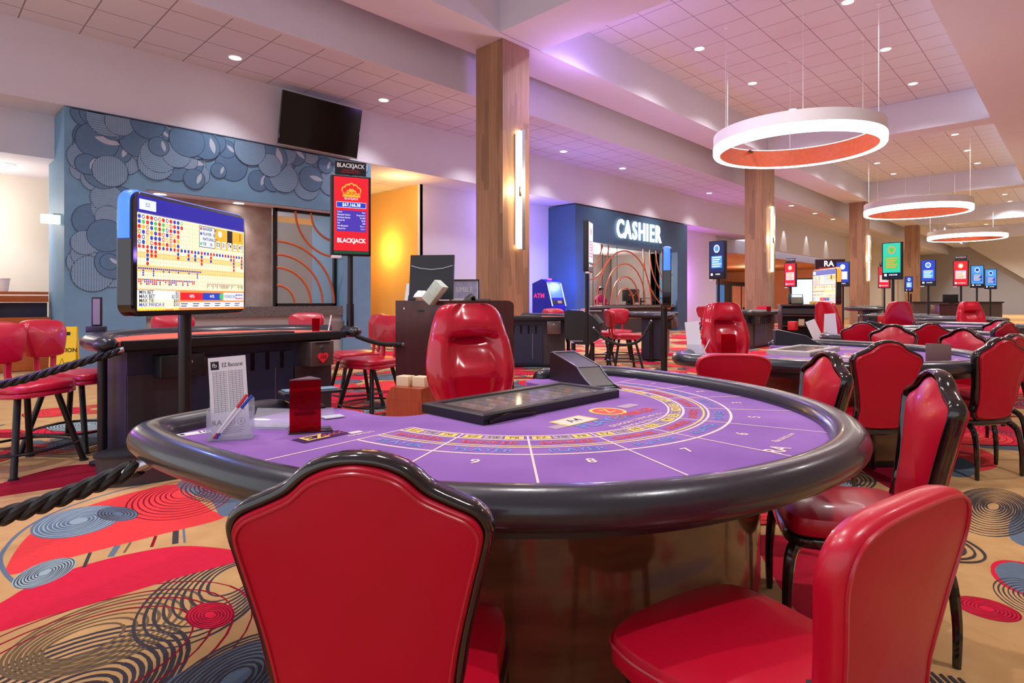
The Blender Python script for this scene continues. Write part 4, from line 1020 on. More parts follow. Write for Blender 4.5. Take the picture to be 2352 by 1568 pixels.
# ---- things on and at the salmon table
t = thing('card_swipe', 'upright black device on left end of salmon table', 'device', on(-3.55, 5.06, 1.035), chead(-.5, 1))
b = MB(); b.box((0, 0, .02), (.14, .10, .05), BLKP, .005); b.build('base', t)
b = MB(); b.box((0, .02, .17), (.075, .03, .25), BLKP, .004); b.rect(-.025, .06, .025, .28, GREYI, .006, M=UPRIGHT); b.build('reader', t)
t = thing('red_cup', 'dark red plastic holder on right end of salmon table', 'cup', on(-2.02, 6.10, .985), 0)
b = MB(); b.lathe([(.05, 0), (.055, .13), (.05, .13), (.045, .01)], REDP, 4, RZ(.3)); b.build('holder', t)
o = MB().tube([(0, 0, 0), (.05, .03, .16)], .008, WHITE, 6).build('white_stick', loc=on(-1.91, 6.16, .985)); tag(o, 'thin white stick leaning beside the red holder on salmon table', 'stick')
t = thing('clear_cup', 'small clear cup beside the white stick on salmon table', 'cup', on(-1.83, 6.22, .985), 0)
b = MB(); b.lathe([(.06, 0), (.068, .10), (.06, .10), (.054, .008)], SMOKE, 16); b.build('bowl', t)
# red heart number plate on the cash box
def heart(s): return [(s * 16 * math.sin(a) ** 3 / 17, s * (13 * math.cos(a) - 5 * math.cos(2 * a) - 2 * math.cos(3 * a) - math.cos(4 * a)) / 17) for a in (2 * PI * i / 36 for i in range(36))]
def heart_on(bj, num, lab):
    q = bj.matrix_basis @ Vector((.70, -.108, .745))
    t = thing('heart_number', lab, 'sign', tuple(q), bj.rotation_euler.z)
    b = MB(); b.loft([[(x, y, z) for x, y in heart(.062)] for z in (0, .004)], emit('heart_red', rgb(214, 30, 40), .55), True, True, UPRIGHT); b.build('heart', t)
    b = MB(); b.text(num, .05, INK, 0, 0, .0055, M=UPRIGHT, bold=.03); b.build('number', t)
heart_on(bj1, '103', 'red heart with number 103 on bronze box of salmon table')
heart_on(bj3, '104', 'small red heart on metal box of table before the cashier')
# ---- on the near purple table
def nt(u, v, z=TZ): return (u, v, z)
def face_cam(u, v, extra=0.0): return heading(u, v) + extra
t = thing('card_stand', 'clear acrylic stand holding a white score card on near table', 'stand', nt(.835, 2.23), face_cam(.835, 2.23, -.12))
b = MB()
for x in (-.075, .075): b.box((x, 0, .055), (.003, .07, .11), CLEAR)
b.box((0, -.032, .05), (.15, .003, .10), CLEAR); b.box((0, .03, .07), (.15, .003, .14), CLEAR); b.box((0, 0, .002), (.155, .075, .004), CLEAR)
b.build('pocket', t)
t2 = thing('score_card', 'tall white score card with printed grid standing in clear stand', 'card', nt(.838, 2.236, TZ + .006), face_cam(.835, 2.23, -.12))
SM = RY(math.radians(-4)) @ RX(math.radians(-7)) @ UPRIGHT
b = MB(); b.box((0, .125 + .02, 0), (.126, .29, .002), PAPER, 0, SM); b.build('sheet', t2)
b = MB(); b.rect(-.055, .245, -.028, .275, INK, .0018, M=SM); b.text('fb', .022, PAPER, -.042, .26, .0022, M=SM); b.text('EZ Baccarat', .022, INK, .017, .260, .0018, M=SM, sx=.66)
for i in range(22):
    y = .235 - i * .0068
    for x0 in (-.05, .002): b.rect(x0, y, x0 + .047, y + .0016, GREYI, .0016, M=SM)
for x in (-.05, -.038, -.026, -.014, .002, .014, .026, .038, .048): b.rect(x, .085, x + .001, .238, GREYI, .0016, M=SM)
b.text('RA', .026, INK, -.045, .052, .0016, M=SM, bold=.02)
for x in (.002, .036):
    b.disc(x, .05, .013, INK, .0016, 14, M=SM); b.disc(x, .05, .0115, PAPER, .0018, 14, M=SM); b.text('8', .016, INK, x, .05, .002, M=SM)
for i in range(4): b.rect(-.03, .03 - i * .006, .045 - .01 * (i % 2), .032 - i * .006, GREYI, .0016, M=SM)
b.build('printing', t2, smooth=0)
blue = mat('pen_blue', rgb(30, 70, 190), .4); redpen = mat('pen_red', rgb(220, 40, 50), .4)
for i, (m, w) in enumerate(((redpen, 'red'), (blue, 'blue'))):
    dx = -.004 + i * .016
    t = thing('ballpoint_pen', f'white pen with {w} cap leaning across the clear card stand', 'pen', nt(.835, 2.23), face_cam(.835, 2.23, -.12), 'pens in the card stand')
    p0 = Vector((-.050 + dx * .5, -.042, .012)); p1 = Vector((.060 + dx, -.030, .160 - i * .004)); d = (p1 - p0)
    MB().cyl(tuple(p0 + d * .12), tuple(p0 + d * .72), .0048, WHITE, n=8).build('barrel', t)
    MB().cyl(tuple(p0 + d * .70), tuple(p1), .0056, m, n=8).build('cap', t)
    MB().cyl(tuple(p0), tuple(p0 + d * .13), .0052, m, .003, 8).build('tip', t)
o = MB().rect(-.085, -.025, .085, .025, PAPER, .0015).text('107', .042, INK, .02, 0, .002, bold=.03).rect(-.07, -.012, -.055, .012, INK, .002)
o.box((0, 0, .0006), (.172, .052, .0012), PAPER)
o = o.build('number_strip', loc=nt(.79, 2.41), rotz=face_cam(.79, 2.41, .28), smooth=0); tag(o, 'white number strip lying on purple felt by the left rail', 'sign')
t = thing('discard_rack', 'tall translucent red prism standing on near table', 'card holder', nt(1.075, 2.145), face_cam(1.075, 2.145, 0.05))
b = MB(); tri = [(-.056, -.035), (.056, -.035), (.02, .055)]
b.loft([[(x, y, z) for x, y in tri] for z in (.004, .20)], REDP, False); b.build('shell', t)
b = MB(); b.loft([[(x, y, z) for x, y in tri] for z in (.20, .204)], mat('prism_top', rgb(120, 96, 104), .2)); b.build('lid', t)
b = MB(); b.box((.02, .0, .003), (.16, .085, .006), BLKG, .002); b.build('foot', t)
for k, z in enumerate((.07, .115, .15)):
    b = MB(); b.box((0, -.008, z), (.075, .02, .012), mat('prism_shelf', rgb(90, 6, 16), .2), .0); b.build('inner_shelf', t)
t = thing('acrylic_ramp', 'clear curved acrylic tray between card stand and red prism', 'tray', nt(1.03, 2.33), face_cam(1.03, 2.33, -.5))
b = MB(); rp_ = [(-.05, .008), (-.02, .012), (.01, .022), (.035, .04), (.048, .062)]
b.loft([[(x, y, z) for y, z in rp_ + [(y + .002, z - .003) for y, z in reversed(rp_)]] for x in (-.09, .09)], CLEAR); b.box((0, -.01, .002), (.18, .11, .003), CLEAR); b.build('tray', t)
t = thing('card_holder', 'clear holder with a grey card lying behind red prism', 'card holder', nt(1.27, 2.36), face_cam(1.27, 2.36, .35))
b = MB(); b.box((0, .03, .02), (.11, .004, .035), CLEAR, 0, RX(-.3)); b.box((0, .0, .002), (.11, .09, .003), CLEAR); b.build('bracket', t)
b = MB(); b.box((.02, -.05, .005), (.085, .06, .004), mat('grey_card', rgb(196, 200, 214), .5)); b.build('card', t)
b = MB(); b.rect(-.05, .004, -.035, .022, INK, .0, M=T(0, .03, .008) @ UPRIGHT); b.build('mark', t)
t = thing('touch_screen', 'small tilted touch screen on a short stand behind red prism', 'screen', nt(1.33, 2.60), face_cam(1.33, 2.6, .2))
b = MB(); b.box((0, 0, .075), (.26, .17, .016), BLKP, .006, RX(-.06)); b.build('housing', t)
b = MB(); b.rect(-.118, -.073, .118, .073, emit('touch_glow', rgb(110, 140, 168), .8), .088, M=RX(-.06)); b.build('screen', t)
b = MB(); b.cyl((0, 0, .0), (0, 0, .07), .03, BLKP); b.box((0, 0, .006), (.12, .1, .012), BLKP, .004); b.build('stand', t)
# chip tray
def chip_tray(name, label, m1, u, v, w, d, rz):
    t = thing(name, label, 'tray', (u, v, TZ), rz)
    b = MB(); b.loft([[(sx * (w - i) / 2, sy * (d - i) / 2, z) for sx, sy in ((-1, -1), (1, -1), (1, 1), (-1, 1))] for i, z in ((0, 0), (0, .038), (.02, .045), (.10, .045), (.11, .036))], m1, False)
    b.rect(-w / 2, -d / 2, w / 2, d / 2, m1, .002); b.build('frame', t, smooth=25)
    b = MB(); b.rect(-w / 2 + .055, -d / 2 + .055, w / 2 - .055, d / 2 - .055, SMOKE, .037); b.build('cover', t)
    b = MB(); rc = random.Random(5)
    cols = [mat('chip_' + n, rgb(*c), .4) for n, c in (('orange', (216, 130, 80)), ('cream', (226, 206, 190)), ('grey', (130, 124, 130)), ('blue', (90, 110, 170)), ('brown', (150, 110, 84)))]
    for i in range(11):
        x = -w / 2 + .10 + i * (w - .2) / 10; b = MB()
        for k in range(5):
            y = -d / 2 + .075 + k * (d - .15) / 5
            b.cyl((x, y, .014), (x, y + (d - .15) / 5.4, .014), .019, rc.choice(cols), n=8)
        b.build('chip_row', t)
    b = MB(); b.tube([(-w / 2 + .02, -d / 2 - .012, .012), (-w / 2 + .12, -d / 2 - .016, .03), (-w / 2 + .3, -d / 2 - .012, .014)], .006, BLKG, 6); b.build('handle', t)
    for x in (0, w * .32): b = MB(); b.box((x, -d / 2 + .03, .047), (.03, .02, .006), STEEL); b.build('latch', t)
    return t
chip_tray('chip_tray', 'long black framed chip tray under clear lid on near table', BLKP, 2.10, 1.93, .96, .40, .0)
chip_tray('chip_tray', 'pale grey chip tray on the second purple table', mat('tray_grey', rgb(190, 184, 178), .4), 2.10 + PIT, 1.95, .9, .38, 0)
# card shoes
def shoe(label, c, d, extra=False):
    t = thing('card_shoe', label, 'card shoe', (c[0], c[1], TZ), heading(*d))
    prof = [(-.26, 0), (-.26, .165), (-.235, .172), (.02, .118), (.06, .108), (.10, .075), (.15, .045), (.21, .018), (.27, .004), (.27, 0)]
    b = MB()
    for x0, x1 in ((-.085, -.075), (.075, .085)): b.loft([[(x, y, z) for y, z in prof] for x in (x0, x1)], BLKP)
    top = prof[1:5]
    b.loft([[(x, y, z) for x in (-.076, .076)] + [(x, y, z - .006) for x in (.076, -.076)] for y, z in top], BLKP, True)
    b.box((0, -.255, .083), (.155, .01, .165), BLKP); b.build('body', t)
    b = MB(); b.loft([[(-.074, y, z), (.074, y, z)] for y, z in ((.06, .104), (.10, .072), (.15, .043), (.21, .017))], SMOKE, False, False); b.build('window', t)
    b = MB(); b.loft([[(-.07, y, z), (.07, y, z)] for y, z in ((.02, .02), (.15, .02), (.24, .008))], mat('shoe_bed', rgb(70, 92, 92), .25), False, False); b.box((.0, .10, .035), (.05, .07, .01), mat('shoe_card', rgb(196, 206, 180), .4), 0, RX(-.5)); b.build('card_bed', t)
    b = MB()
    for x in (-.08, .08): b.tube([(x, y, z + .002) for y, z in prof[1:9]], .004, STEEL, 6)
    b.tube([(-.08, -.235, .174), (.08, -.235, .174)], .006, STEEL, 6); b.build('edge_trim', t)
    b = MB(); b.cyl((-.087, .03, .05), (-.094, .03, .05), .014, STEEL); b.cyl((-.087, .0, .05), (-.092, .0, .05), .008, STEEL)
    for i in range(5): b.box((-.087, -.22 + i * .035, .118 - i * .004), (.008, .03, .006), GREYI)
    b.build('side_latch', t)
    return t
shoe('black sloping card shoe at right end of near table dealer side', (2.855, 2.17), (-.19, -.51))
shoe('black card shoe on the second purple table below red block', (6.98, 2.30), (.35, -.60))
o = MB().box((0, 0, .05), (.10, .08, .10), mat('red_block', rgb(236, 30, 30), .4), .006).build('red_block', loc=(7.02, 2.38, TZ + .165)); tag(o, 'bright red block on the second black card shoe', 'block')
shoe('black card shoe on the third purple table behind arched chairs', (10.75, 2.25), (.2, -.6))
o = MB().box((0, 0, .05), (.10, .08, .10), mat('red_block', rgb(236, 30, 30), .4), .006).build('red_block', loc=(10.78, 2.32, TZ + .165)); tag(o, 'small red block on the third card shoe', 'block')
t = thing('discard_rack', 'red translucent card holder on second purple table before dealer chair', 'card holder', (5.16, 2.30, TZ), face_cam(5.16, 2.3))
b = MB(); b.loft([[(x, y, z) for x, y in tri] for z in (0, .20)], REDP, True, True, Matrix.Diagonal((1.1, 1.1, 1, 1))); b.build('shell', t)
b = MB(); b.box((0, 0, .002), (.15, .11, .004), BLK); b.build('foot', t)
t = thing('card_stand', 'clear stand with white score card at left end of second table', 'stand', (5.03, 2.55, TZ), face_cam(5.03, 2.55, .1))
b = MB(); b.box((.0, 0, .05), (.15, .07, .10), CLEAR); b.build('pocket', t)
b = MB(); b.box((0, 0, .16), (.125, .003, .30), PAPER, 0, RX(-.1) @ RY(-.1)); b.build('score_sheet', t)
b = MB(); b.cyl((.06, -.03, .02), (.12, -.03, .15), .005, WHITE); b.build('pen', t)
o = MB().box((0, 0, .075), (.17, .006, .15), mat('brown_plastic', rgb(112, 84, 72), .4), .002).build('menu_board', loc=(5.86, .86, TZ), rotz=face_cam(5.86, .86)); tag(o, 'brown upright board at right end of second purple table', 'sign')
t = thing('paper_cards', 'white paper cards hanging in front of the red turned dealer chair', 'card', (9.22, 2.66, TZ), face_cam(9.2, 2.6))
for i, (x, r) in enumerate(((-.12, .5), (.02, -.05), (.07, .12))): b = MB(); b.box((x, -.01 * i, .16 - .03 * (i == 0)), (.13, .003, .30), PAPER, 0, RY(-r * .8)); b.build('sheet', t)
# ---- small cups and bottles on far tables
for i, (x, y, z, nm, lab, m) in enumerate(((7.2, 16.6, .985, 'red_cup', 'tiny red holder on dark table right of second column', REDP), (12.0, 15.9, .8, 'spray_bottle', 'small purple bottle before the teal screen pole', mat('purple_bottle', rgb(90, 60, 150), .3)))):
    q = C(x, y); t = thing(nm, lab, 'cup' if 'cup' in nm else 'bottle', (q[0], q[1], z))
    b = MB(); b.lathe([(.05, 0), (.055, .12), (.03, .15), (.02, .18)] if 'bottle' in nm else [(.055, 0), (.06, .15), (.05, .15), (.05, .01)], m, 12); b.build('body', t)
# ---- shuffler beside the second standing table
t = thing('card_shuffler', 'bulky black card shuffler with rounded front right of podium', 'machine', C(1.33, 10.9), chead(.25, 1))
pr = [(-.34, .62), (-.34, 1.10), (-.26, 1.13), (-.02, 1.12), (.16, 1.02), (.32, .86), (.28, .60), (.10, .50), (-.10, .50)]
b = MB(); b.loft([[(x, y, z) for x, z in pr] for y in (-.17, .17)], BLKP); b.build('body', t)
b = MB(); b.box((.16, 0, .98), (.26, .26, .02), GREYI, 0, T(.02, 0, .13) @ RY(0)); b.loft([[(x, y, z) for x, z in ((.16, 1.02), (.30, .88), (.35, .90), (.2, 1.06))] for y in (-.15, .15)], mat('shuffler_grey', rgb(96, 104, 108), .3)); b.build('output_hood', t)
b = MB(); b.box((-.12, -.18, .565), (.24, .03, .02), STEEL); b.build('rail_bar', t)
for x in (-.2, .15): b = MB(); b.cyl((x, 0, 0), (x, 0, .52), .04, BLK); b.build('leg', t)
# ---- ropes
def rope(pts, r, label, ends=(True, True)):
    t = thing('barrier_rope', label, 'rope', tuple(pts[0]), 0, 'black twisted barrier ropes')
    c = smoothpath(pts, 26); o = pts[0]
    P3 = [Vector(p) - Vector(o) for p in c]
    for k in range(3):
        st = []; s = 0
        for i, p in enumerate(P3):
            if i: s += (p - P3[i - 1]).length
            a = 2 * PI * k / 3 + s / (r * .9)
            tg = (P3[min(i + 1, len(P3) - 1)] - P3[max(i - 1, 0)]).normalized(); sd = tg.cross(Vector((0, 0, 1))).normalized(); up = sd.cross(tg)
            st.append(tuple(p + sd * (r * .52 * math.cos(a)) + up * (r * .52 * math.sin(a))))
        MB().tube(st, r * .56, ROPE, 7).build('strand', t)
    for e, i, j in ((ends[0], 0, 2), (ends[1], -1, -3)):
        if e:
            p, q = P3[i], P3[j]; d = (q - p).normalized()
            b = MB(); b.cyl(tuple(p - d * .03), tuple(p + d * .05), r * .75, STEEL); b.build('end_hook', t)
    return t
def c3(x, y, z): q = C(x, y); return (q[0], q[1], z)
def dense(pts):
    return [tuple(q) for q in smoothpath(pts, 4)]
rope(dense([c3(-1.27, 2.02, .735), c3(-1.45, 1.96, .665), c3(-1.64, 1.91, .605), c3(-2.0, 1.85, .53), c3(-2.6, 1.8, .50)]), .030, 'thick black twisted rope sagging from left corner of near table', (True, False))
rope(dense([c3(-2.93, 4.42, .925), c3(-3.1, 4.3, .86), c3(-3.26, 4.18, .80), c3(-3.48, 4.03, .73), c3(-4.0, 3.7, .65), c3(-4.6, 3.4, .66)]), .030, 'black twisted rope crossing in front of the leftmost stools', (True, False))
rope(dense([c3(-1.62, 6.15, .93), c3(-1.45, 5.95, .90), c3(-1.2, 5.6, .885), c3(-1.0, 5.42, .90)]), .022, 'short black twisted rope from screen pole to podium side')
rope(dense([c3(1.47, 10.6, .80), c3(1.65, 10.5, .62), c3(1.95, 10.4, .52), c3(2.25, 10.35, .62), c3(2.44, 10.4, .93)]), .026, 'dark rope looping below the shuffler and the cashier table')
# ---- television under the ceiling
t = thing('wall_mounted_television', 'large black wall television tilted down above the blue wall', 'television', (6.72, 12.76, 5.33))
M0 = RX(math.radians(12)) 
b = MB(); b.box((0, -.16, 0), (1.96, .05, 1.16), BLKG, .006, M0); b.build('housing', t)
b = MB(); b.rect(-.965, -.545, .965, .57, mat('dark_screen', rgb(5, 5, 7), .12, var=.0), .187, M=M0 @ UPRIGHT); b.build('screen', t)
b = MB(); b.box((-.0, -.187, -.572), (1.96, .012, .03), STEEL, 0, M0); b.build('trim_bar', t)
b = MB(); b.box((0, -.03, 0), (.5, .2, .4), BLK); b.build('wall_bracket', t)
# ---- far-left desk, cup, floor sign, exit sign
t = thing('reception_desk', 'orange wooden desk with dark niche at far left', 'desk', (1.3, 14.0, 0))
b = MB(); b.box((.0, .10, .5), (1.3, .2, .98), ORWOOD); b.build('front_panel', t)
b = MB(); b.box((.0, .40, 1.44), (1.3, .5, .05), ORWOOD); b.box((.0, .2, 1.33), (1.3, .08, .12), ORWOOD); b.build('ledge', t)
b = MB(); b.box((.0, .35, 1.12), (1.3, .1, .28), NAVY); b.build('niche', t)
b = MB(); b.box((-.32, .2, .72), (.24, .5, 1.44), ORWOOD); b.build('end_post', t)
t = thing('paper_cup', 'white paper cup standing on the orange desk at far left', 'cup', (1.32, 14.3, 1.465))
b = MB(); b.lathe([(.06, 0), (.085, .22)], PAPER, 16); b.lathe([(.0, .222), (.092, .222), (.09, .245), (.0, .25)], WHITE, 16); b.build('body', t)
t = thing('floor_sign', 'yellow folding caution floor sign behind the red stools', 'sign', C(-6.85, 9.0), chead(-.3, 1))
b = MB(); b.loft([[(x, y, z) for x, y in ((-.17, -.02), (.17, -.02), (.17, .02), (-.17, .02))] for z in (0, .9)], YEL, True, True, RX(-.12)); b.loft([[(x, y + .2, z) for x, y in ((-.17, -.02), (.17, -.02), (.17, .02), (-.17, .02))] for z in (0, .88)], YEL, True, True, RX(.1)); b.build('panel', t)
b = MB(); b.text('CAUTION', .085, INK, 0, .54, .025, M=RX(-.12) @ UPRIGHT, bold=.02); b.strip([(-.1, .1), (0, .42), (.1, .1)], .014, INK, .025, True, M=RX(-.12) @ UPRIGHT); b.rect(-.07, .77, .09, .82, INK, .025, M=RX(-.12) @ UPRIGHT); b.build('printing', t, smooth=0)
t = thing('exit_sign', 'small glowing exit sign on left side of blue wall', 'sign', (1.86, 13.25, 2.75))
b = MB(); b.box((0, 0, 0), (.28, .10, .16), emit('exit_glow', rgb(210, 240, 226), 1.2)); b.build('lamp_box', t)
b = MB(); b.box((.08, 0, .09), (.10, .06, .03), GREYI); b.build('bracket', t)
# ---- cash machine
t = thing('cash_machine', 'blue lit cash machine beside the cashier portal', 'machine', C(1.26, 19.6), heading(-.10, 1))
pr = [(-.42, 0), (.30, 0), (.30, .95), (.36, 1.12), (.14, 1.92), (-.05, 2.0), (-.42, 1.86)]
ATMB = mat('cash_machine_blue', rgb(24, 40, 190), .35)
b = MB(); b.loft([[(x, y, z) for y, z in [(-p, q) for p, q in pr]] for x in (-.42, .42)], ATMB); b.build('body', t)
sl = math.atan2(.22, .80); M0 = T(0, -.362, 1.12) @ RX(-sl) @ UPRIGHT
b = MB(); b.rect(-.34, .28, .34, .76, emit('cash_screen', rgb(80, 120, 235), 1.2), .006, M=M0); b.build('screen', t)
b = MB(); b.rect(-.34, .06, .34, .22, BLK, .006, M=M0); b.rect(-.05, .09, .2, .18, STEEL, .01, M=M0); b.build('keypad', t)
b = MB()
for x in (-.39, .39): b.rect(x - .03, .0, x + .03, .78, emit('cash_edge', rgb(170, 190, 255), 1.6), .008, M=M0)
b.build('edge_light', t)
b = MB(); EP = emit('cash_red', rgb(255, 40, 90), 1.6)
b.text('ATM', .21, EP, 0, 0, 0, M=T(-.425, .14, 1.45) @ RZ(-PI / 2) @ UPRIGHT, bold=.01); b.text('ATM', .12, EP, 0, 0, 0, M=T(0, .02, 1.985) @ UPRIGHT, ext=.01); b.build('lettering', t)
# ---- lobby furniture beyond the second column
t = thing('stone_hearth', 'dark stacked stone wall panel in the orange lobby', 'wall panel', (46, 20.5, 0))
b = MB(); b.box((0, 0, 1.4), (5.5, .5, 2.8), mat('stacked_stone', rgb(84, 78, 80), .8, scale=7, stretch=(1, 1, 3), col2=rgb(24, 22, 26))); b.build('stone', t)
b = MB(); b.box((-2.2, -.27, 1.5), (1.6, .06, 2.0), emit('hearth_blue', rgb(60, 110, 170), .8)); b.build('blue_panel', t)
for i, (u, lab) in enumerate(((35.2, 'left'), (36.6, 'right'))):
    t = thing('lobby_panel', f'{lab} one of two pale letter panels in the lobby by second column', 'panel', (u, 15.2, 0), 0, 'lobby panels')
    b = MB()
    for x in (-.66, .66): b.box((x, 0, 1.1), (.06, .05, 2.2), BLK)
    b.box((0, 0, 2.2), (1.38, .05, .06), BLK); b.build('frame', t)
    b = MB(); b.box((0, 0, 1.1), (1.28, .03, 2.16), mat('panel_peach', rgb(236, 170, 140), .6, scale=3, col2=rgb(214, 120, 84))); b.build('pane', t)
    b = MB(); b.text('RA', .85, INK, 0, .55, .02, M=UPRIGHT, bold=.03); b.build('lettering', t)
t = thing('wall_screen', 'wide dark screen with white letters above red lit display', 'screen', C(10.95, 20.4), chead(.1, 1))
b = MB(); b.box((0, 0, 2.32), (.98, .07, .80), BLKP, .01); b.build('housing', t)
b = MB(); b.rect(-.47, 1.95, .47, 2.70, S('maroon', 40, 14, 30), .037, M=UPRIGHT); b.text('RA', .26, SW, -.05, 2.56, .039, M=UPRIGHT, bold=.03); b.text('BACCARAT ROOM', .075, SRED, -.05, 2.41, .039, M=UPRIGHT, bold=.03); b.build('screen', t)
b = MB(); b.cyl((0, .05, 0), (0, .05, 1.95), .04, BLK); b.build('pole', t)
t = thing('white_board', 'pale lit board with black frame behind red lit display', 'board', C(11.2, 22.5), chead(.4, 1))
b = MB(); b.box((0, 0, 1.5), (1.2, .05, 1.3), BLK); b.build('frame', t)
b = MB(); b.rect(-.56, .9, .56, 2.1, SLAV, .027, M=UPRIGHT); b.build('surface', t)
for x in (-.5, .5): b = MB(); b.box((x, 0, .43), (.05, .05, .86), BLK); b.build('leg', t)
t = thing('wall_mounted_television', 'small black television on orange lobby wall right of second column', 'television', (52.5, 21.95, 2.6), 0)
b = MB(); b.box((0, -.06, 0), (1.1, .08, 1.3), BLKG, .01); b.build('housing', t)
# ---- far brown podium, monitor and grey counter
t = thing('podium', 'distant brown podium with a monitor before grey far wall', 'podium', C(15.3, 20.6), chead(.1, 1))
b = MB(); b.box((0, 0, .58), (1.1, .5, 1.16), MAHOG, .01); b.build('body', t)
b = MB(); b.box((0, 0, 1.175), (1.16, .56, .03), MAHOG); b.build('worktop', t)
t = thing('computer_monitor', 'distant black monitor on the far brown podium', 'monitor', c3(15.25, 20.6, 1.19), chead(.1, 1))
b = MB(); b.box((0, 0, .19), (.5, .06, .28), BLKP, .02); b.build('housing', t)
b = MB(); b.box((0, 0, .03), (.2, .16, .06), BLKP); b.build('stand', t)
t = thing('counter', 'long low dark counter along the far wall behind blue screen', 'counter', C(19.4, 26.0), chead(.2, 1))
b = MB(); b.box((0, 0, .6), (3.4, .6, 1.2), mat('dark_counter', rgb(84, 72, 68), .5)); b.build('body', t)
b = MB(); b.box((0, 0, 1.225), (3.5, .7, .05), BLK); b.box((-1.7, 0, 1.4), (.06, .06, .4), BLK); b.build('worktop', t)
# ---- cashier
t = thing('person', 'person with dark hair in a magenta shirt seated behind cashier counter', 'person', (20.1, 14.4, 0), heading(-.3, -1)); t.scale = (1.05, 1.05, 1.05)
sk = bpy.data.meshes.new('body')
V = [(0, 0, .95), (0, .01, 1.15), (0, .01, 1.38), (0, .02, 1.46), (0, .05, 1.60), (0, .05, 1.72), (.19, .01, 1.36), (.25, .05, 1.10), (.12, .28, 1.12), (.06, .36, 1.13), (-.19, .01, 1.36), (-.25, .05, 1.10), (-.12, .28, 1.12), (-.06, .36, 1.13), (.10, .1, .80), (.12, .42, .60), (.12, .42, .10), (.12, .52, .04), (-.10, .1, .80), (-.12, .42, .60), (-.12, .42, .10), (-.12, .52, .04)]
ED = [(0, 1), (1, 2), (2, 3), (3, 4), (4, 5), (2, 6), (6, 7), (7, 8), (8, 9), (2, 10), (10, 11), (11, 12), (12, 13), (0, 14), (14, 15), (15, 16), (16, 17), (0, 18), (18, 19), (19, 20), (20, 21)]
RR = [.15, .13, .14, .05, .095, .08, .055, .045, .035, .03, .055, .045, .035, .03, .085, .07, .05, .04, .085, .07, .05, .04]
sk.from_pydata(V, ED, []); sk.materials.append(SKIN)
bo = bpy.data.objects.new('body', sk); COL.objects.link(bo); bo.parent = t
md = bo.modifiers.new('skin', 'SKIN'); 
if not sk.skin_vertices: sk.skin_vertices.new()
for i, r in enumerate(RR): sk.skin_vertices[0].data[i].radius = (r, r); sk.skin_vertices[0].data[i].use_root = (i == 0)
bo.modifiers.new('sub', 'SUBSURF').render_levels = 2
b = MB(); b.loft([[(rx * math.cos(a), ry * math.sin(a) + .01, z) for a in (2 * PI * i / 16 for i in range(16))] for rx, ry, z in ((.19, .16, .88), (.18, .155, 1.15), (.22, .16, 1.33), (.17, .13, 1.42), (.075, .075, 1.47))], SHIRT)
for sx in (-1, 1): b.tube([(sx * .15, .01, 1.37), (sx * .235, .03, 1.24), (sx * .26, .06, 1.10), (sx * .19, .18, 1.11)], .068, SHIRT, 10)
b.build('shirt', t)
b = MB(); b.ball((0, .02, 1.69), (.112, .115, .10), HAIR, 14); b.ball((0, -.05, 1.60), (.10, .07, .12), HAIR, 12); b.build('hair', t)
o = MB().loft([[(x, y, z) for x, y in ((-.3, -.1), (.3, -.1), (.32, .1), (-.3, .12))] for z in (0, .03)], PAPER).build('paper_pile', loc=(18.6, 13.35, 1.1)); tag(o, 'white papers on cashier counter in front of seated person', 'paper')
for i, (u, lab) in enumerate(((20.9, 'dark printer machine on the middle of cashier counter'), (22.6, 'small black monitor right on the cashier counter'))):
    t = thing(('counter_printer', 'computer_monitor')[i], lab, ('machine', 'monitor')[i], (u, 13.45, 1.1))
    if i == 0:
        b = MB(); b.box((0, 0, .42), (.85, .3, .5), BLKP, .03); b.build('body', t)
        b = MB(); b.box((.3, -.05, .16), (.9, .3, .08), CHAR, .01); b.box((0, 0, .08), (.3, .2, .16), BLK); b.build('tray', t)
        b = MB()
        for k in range(5): b.disc(-.3 + k * .15, .42 + .08 * (k % 2), .05, (COPPER, STEEL)[k % 2], .155, 12, UPRIGHT)
        b.build('dial_panel', t)
    else:
        b = MB(); b.box((0, 0, .40), (.28, .06, .5), BLK); b.build('housing', t)
        b = MB(); b.box((0, 0, .08), (.05, .05, .16), BLK); b.box((.2, 0, .3), (.5, .03, .03), BLK); b.build('stand', t)
# ================================================================ LAMPS
def ring_pendant(x, y, lab):
    zb = 4.8; ri, ro = 1.69, 1.84
    t = thing('ring_pendant', lab, 'pendant lamp', (x, y, zb), 0, 'white ring pendant lamps')
    def band(prof, m, name, n=72):
        b = MB(); rings = [[(r * math.cos(2 * PI * j / n), r * math.sin(2 * PI * j / n), z) for j in range(n)] for r, z in prof]
        b.loft(rings, m, False, True); return b.build(name, t, smooth=50)
    band([(ro, .20), (ro - .005, .46), (ro - .06, .47), (ri + .03, .47)], WHITE, 'outer_band')
    band([(ro, .20), (ro + .004, .16), (ro, .03), (ro - .02, .0), (ri + .012, .0), (ri, .02)], ELAMP, 'diffuser')
    band([(ri, .02), (ri + .02, .45)], mat('ring_lining', rgb(206, 96, 58), .4), 'inner_lining')
    for k in range(6):
        a = 2 * PI * k / 6 + .4; p = (1.76 * math.cos(a), 1.76 * math.sin(a))
        ca_ = MB().cyl((p[0], p[1], .45), (p[0], p[1], 7.59 - zb), .006, WHITE, n=5).build('cable', t)
        MB().cyl((p[0], p[1], 7.57 - zb), (p[0], p[1], 7.59 - zb), .05, WHITE, n=10).build('canopy', ca_)
    b = MB(); b.box((.9, 1.42, .42), (.2, .05, .04), BLK, 0, RZ(0)); b.build('driver_box', t)
for k, lab in enumerate(('largest white ring pendant lamp with copper inside, nearest', 'middle white ring pendant lamp, second down the hall', 'smallest white ring pendant lamp, farthest down the hall')):
    ring_pendant(14.65 + 13.85 * k, 4.90, lab)
lamps = []
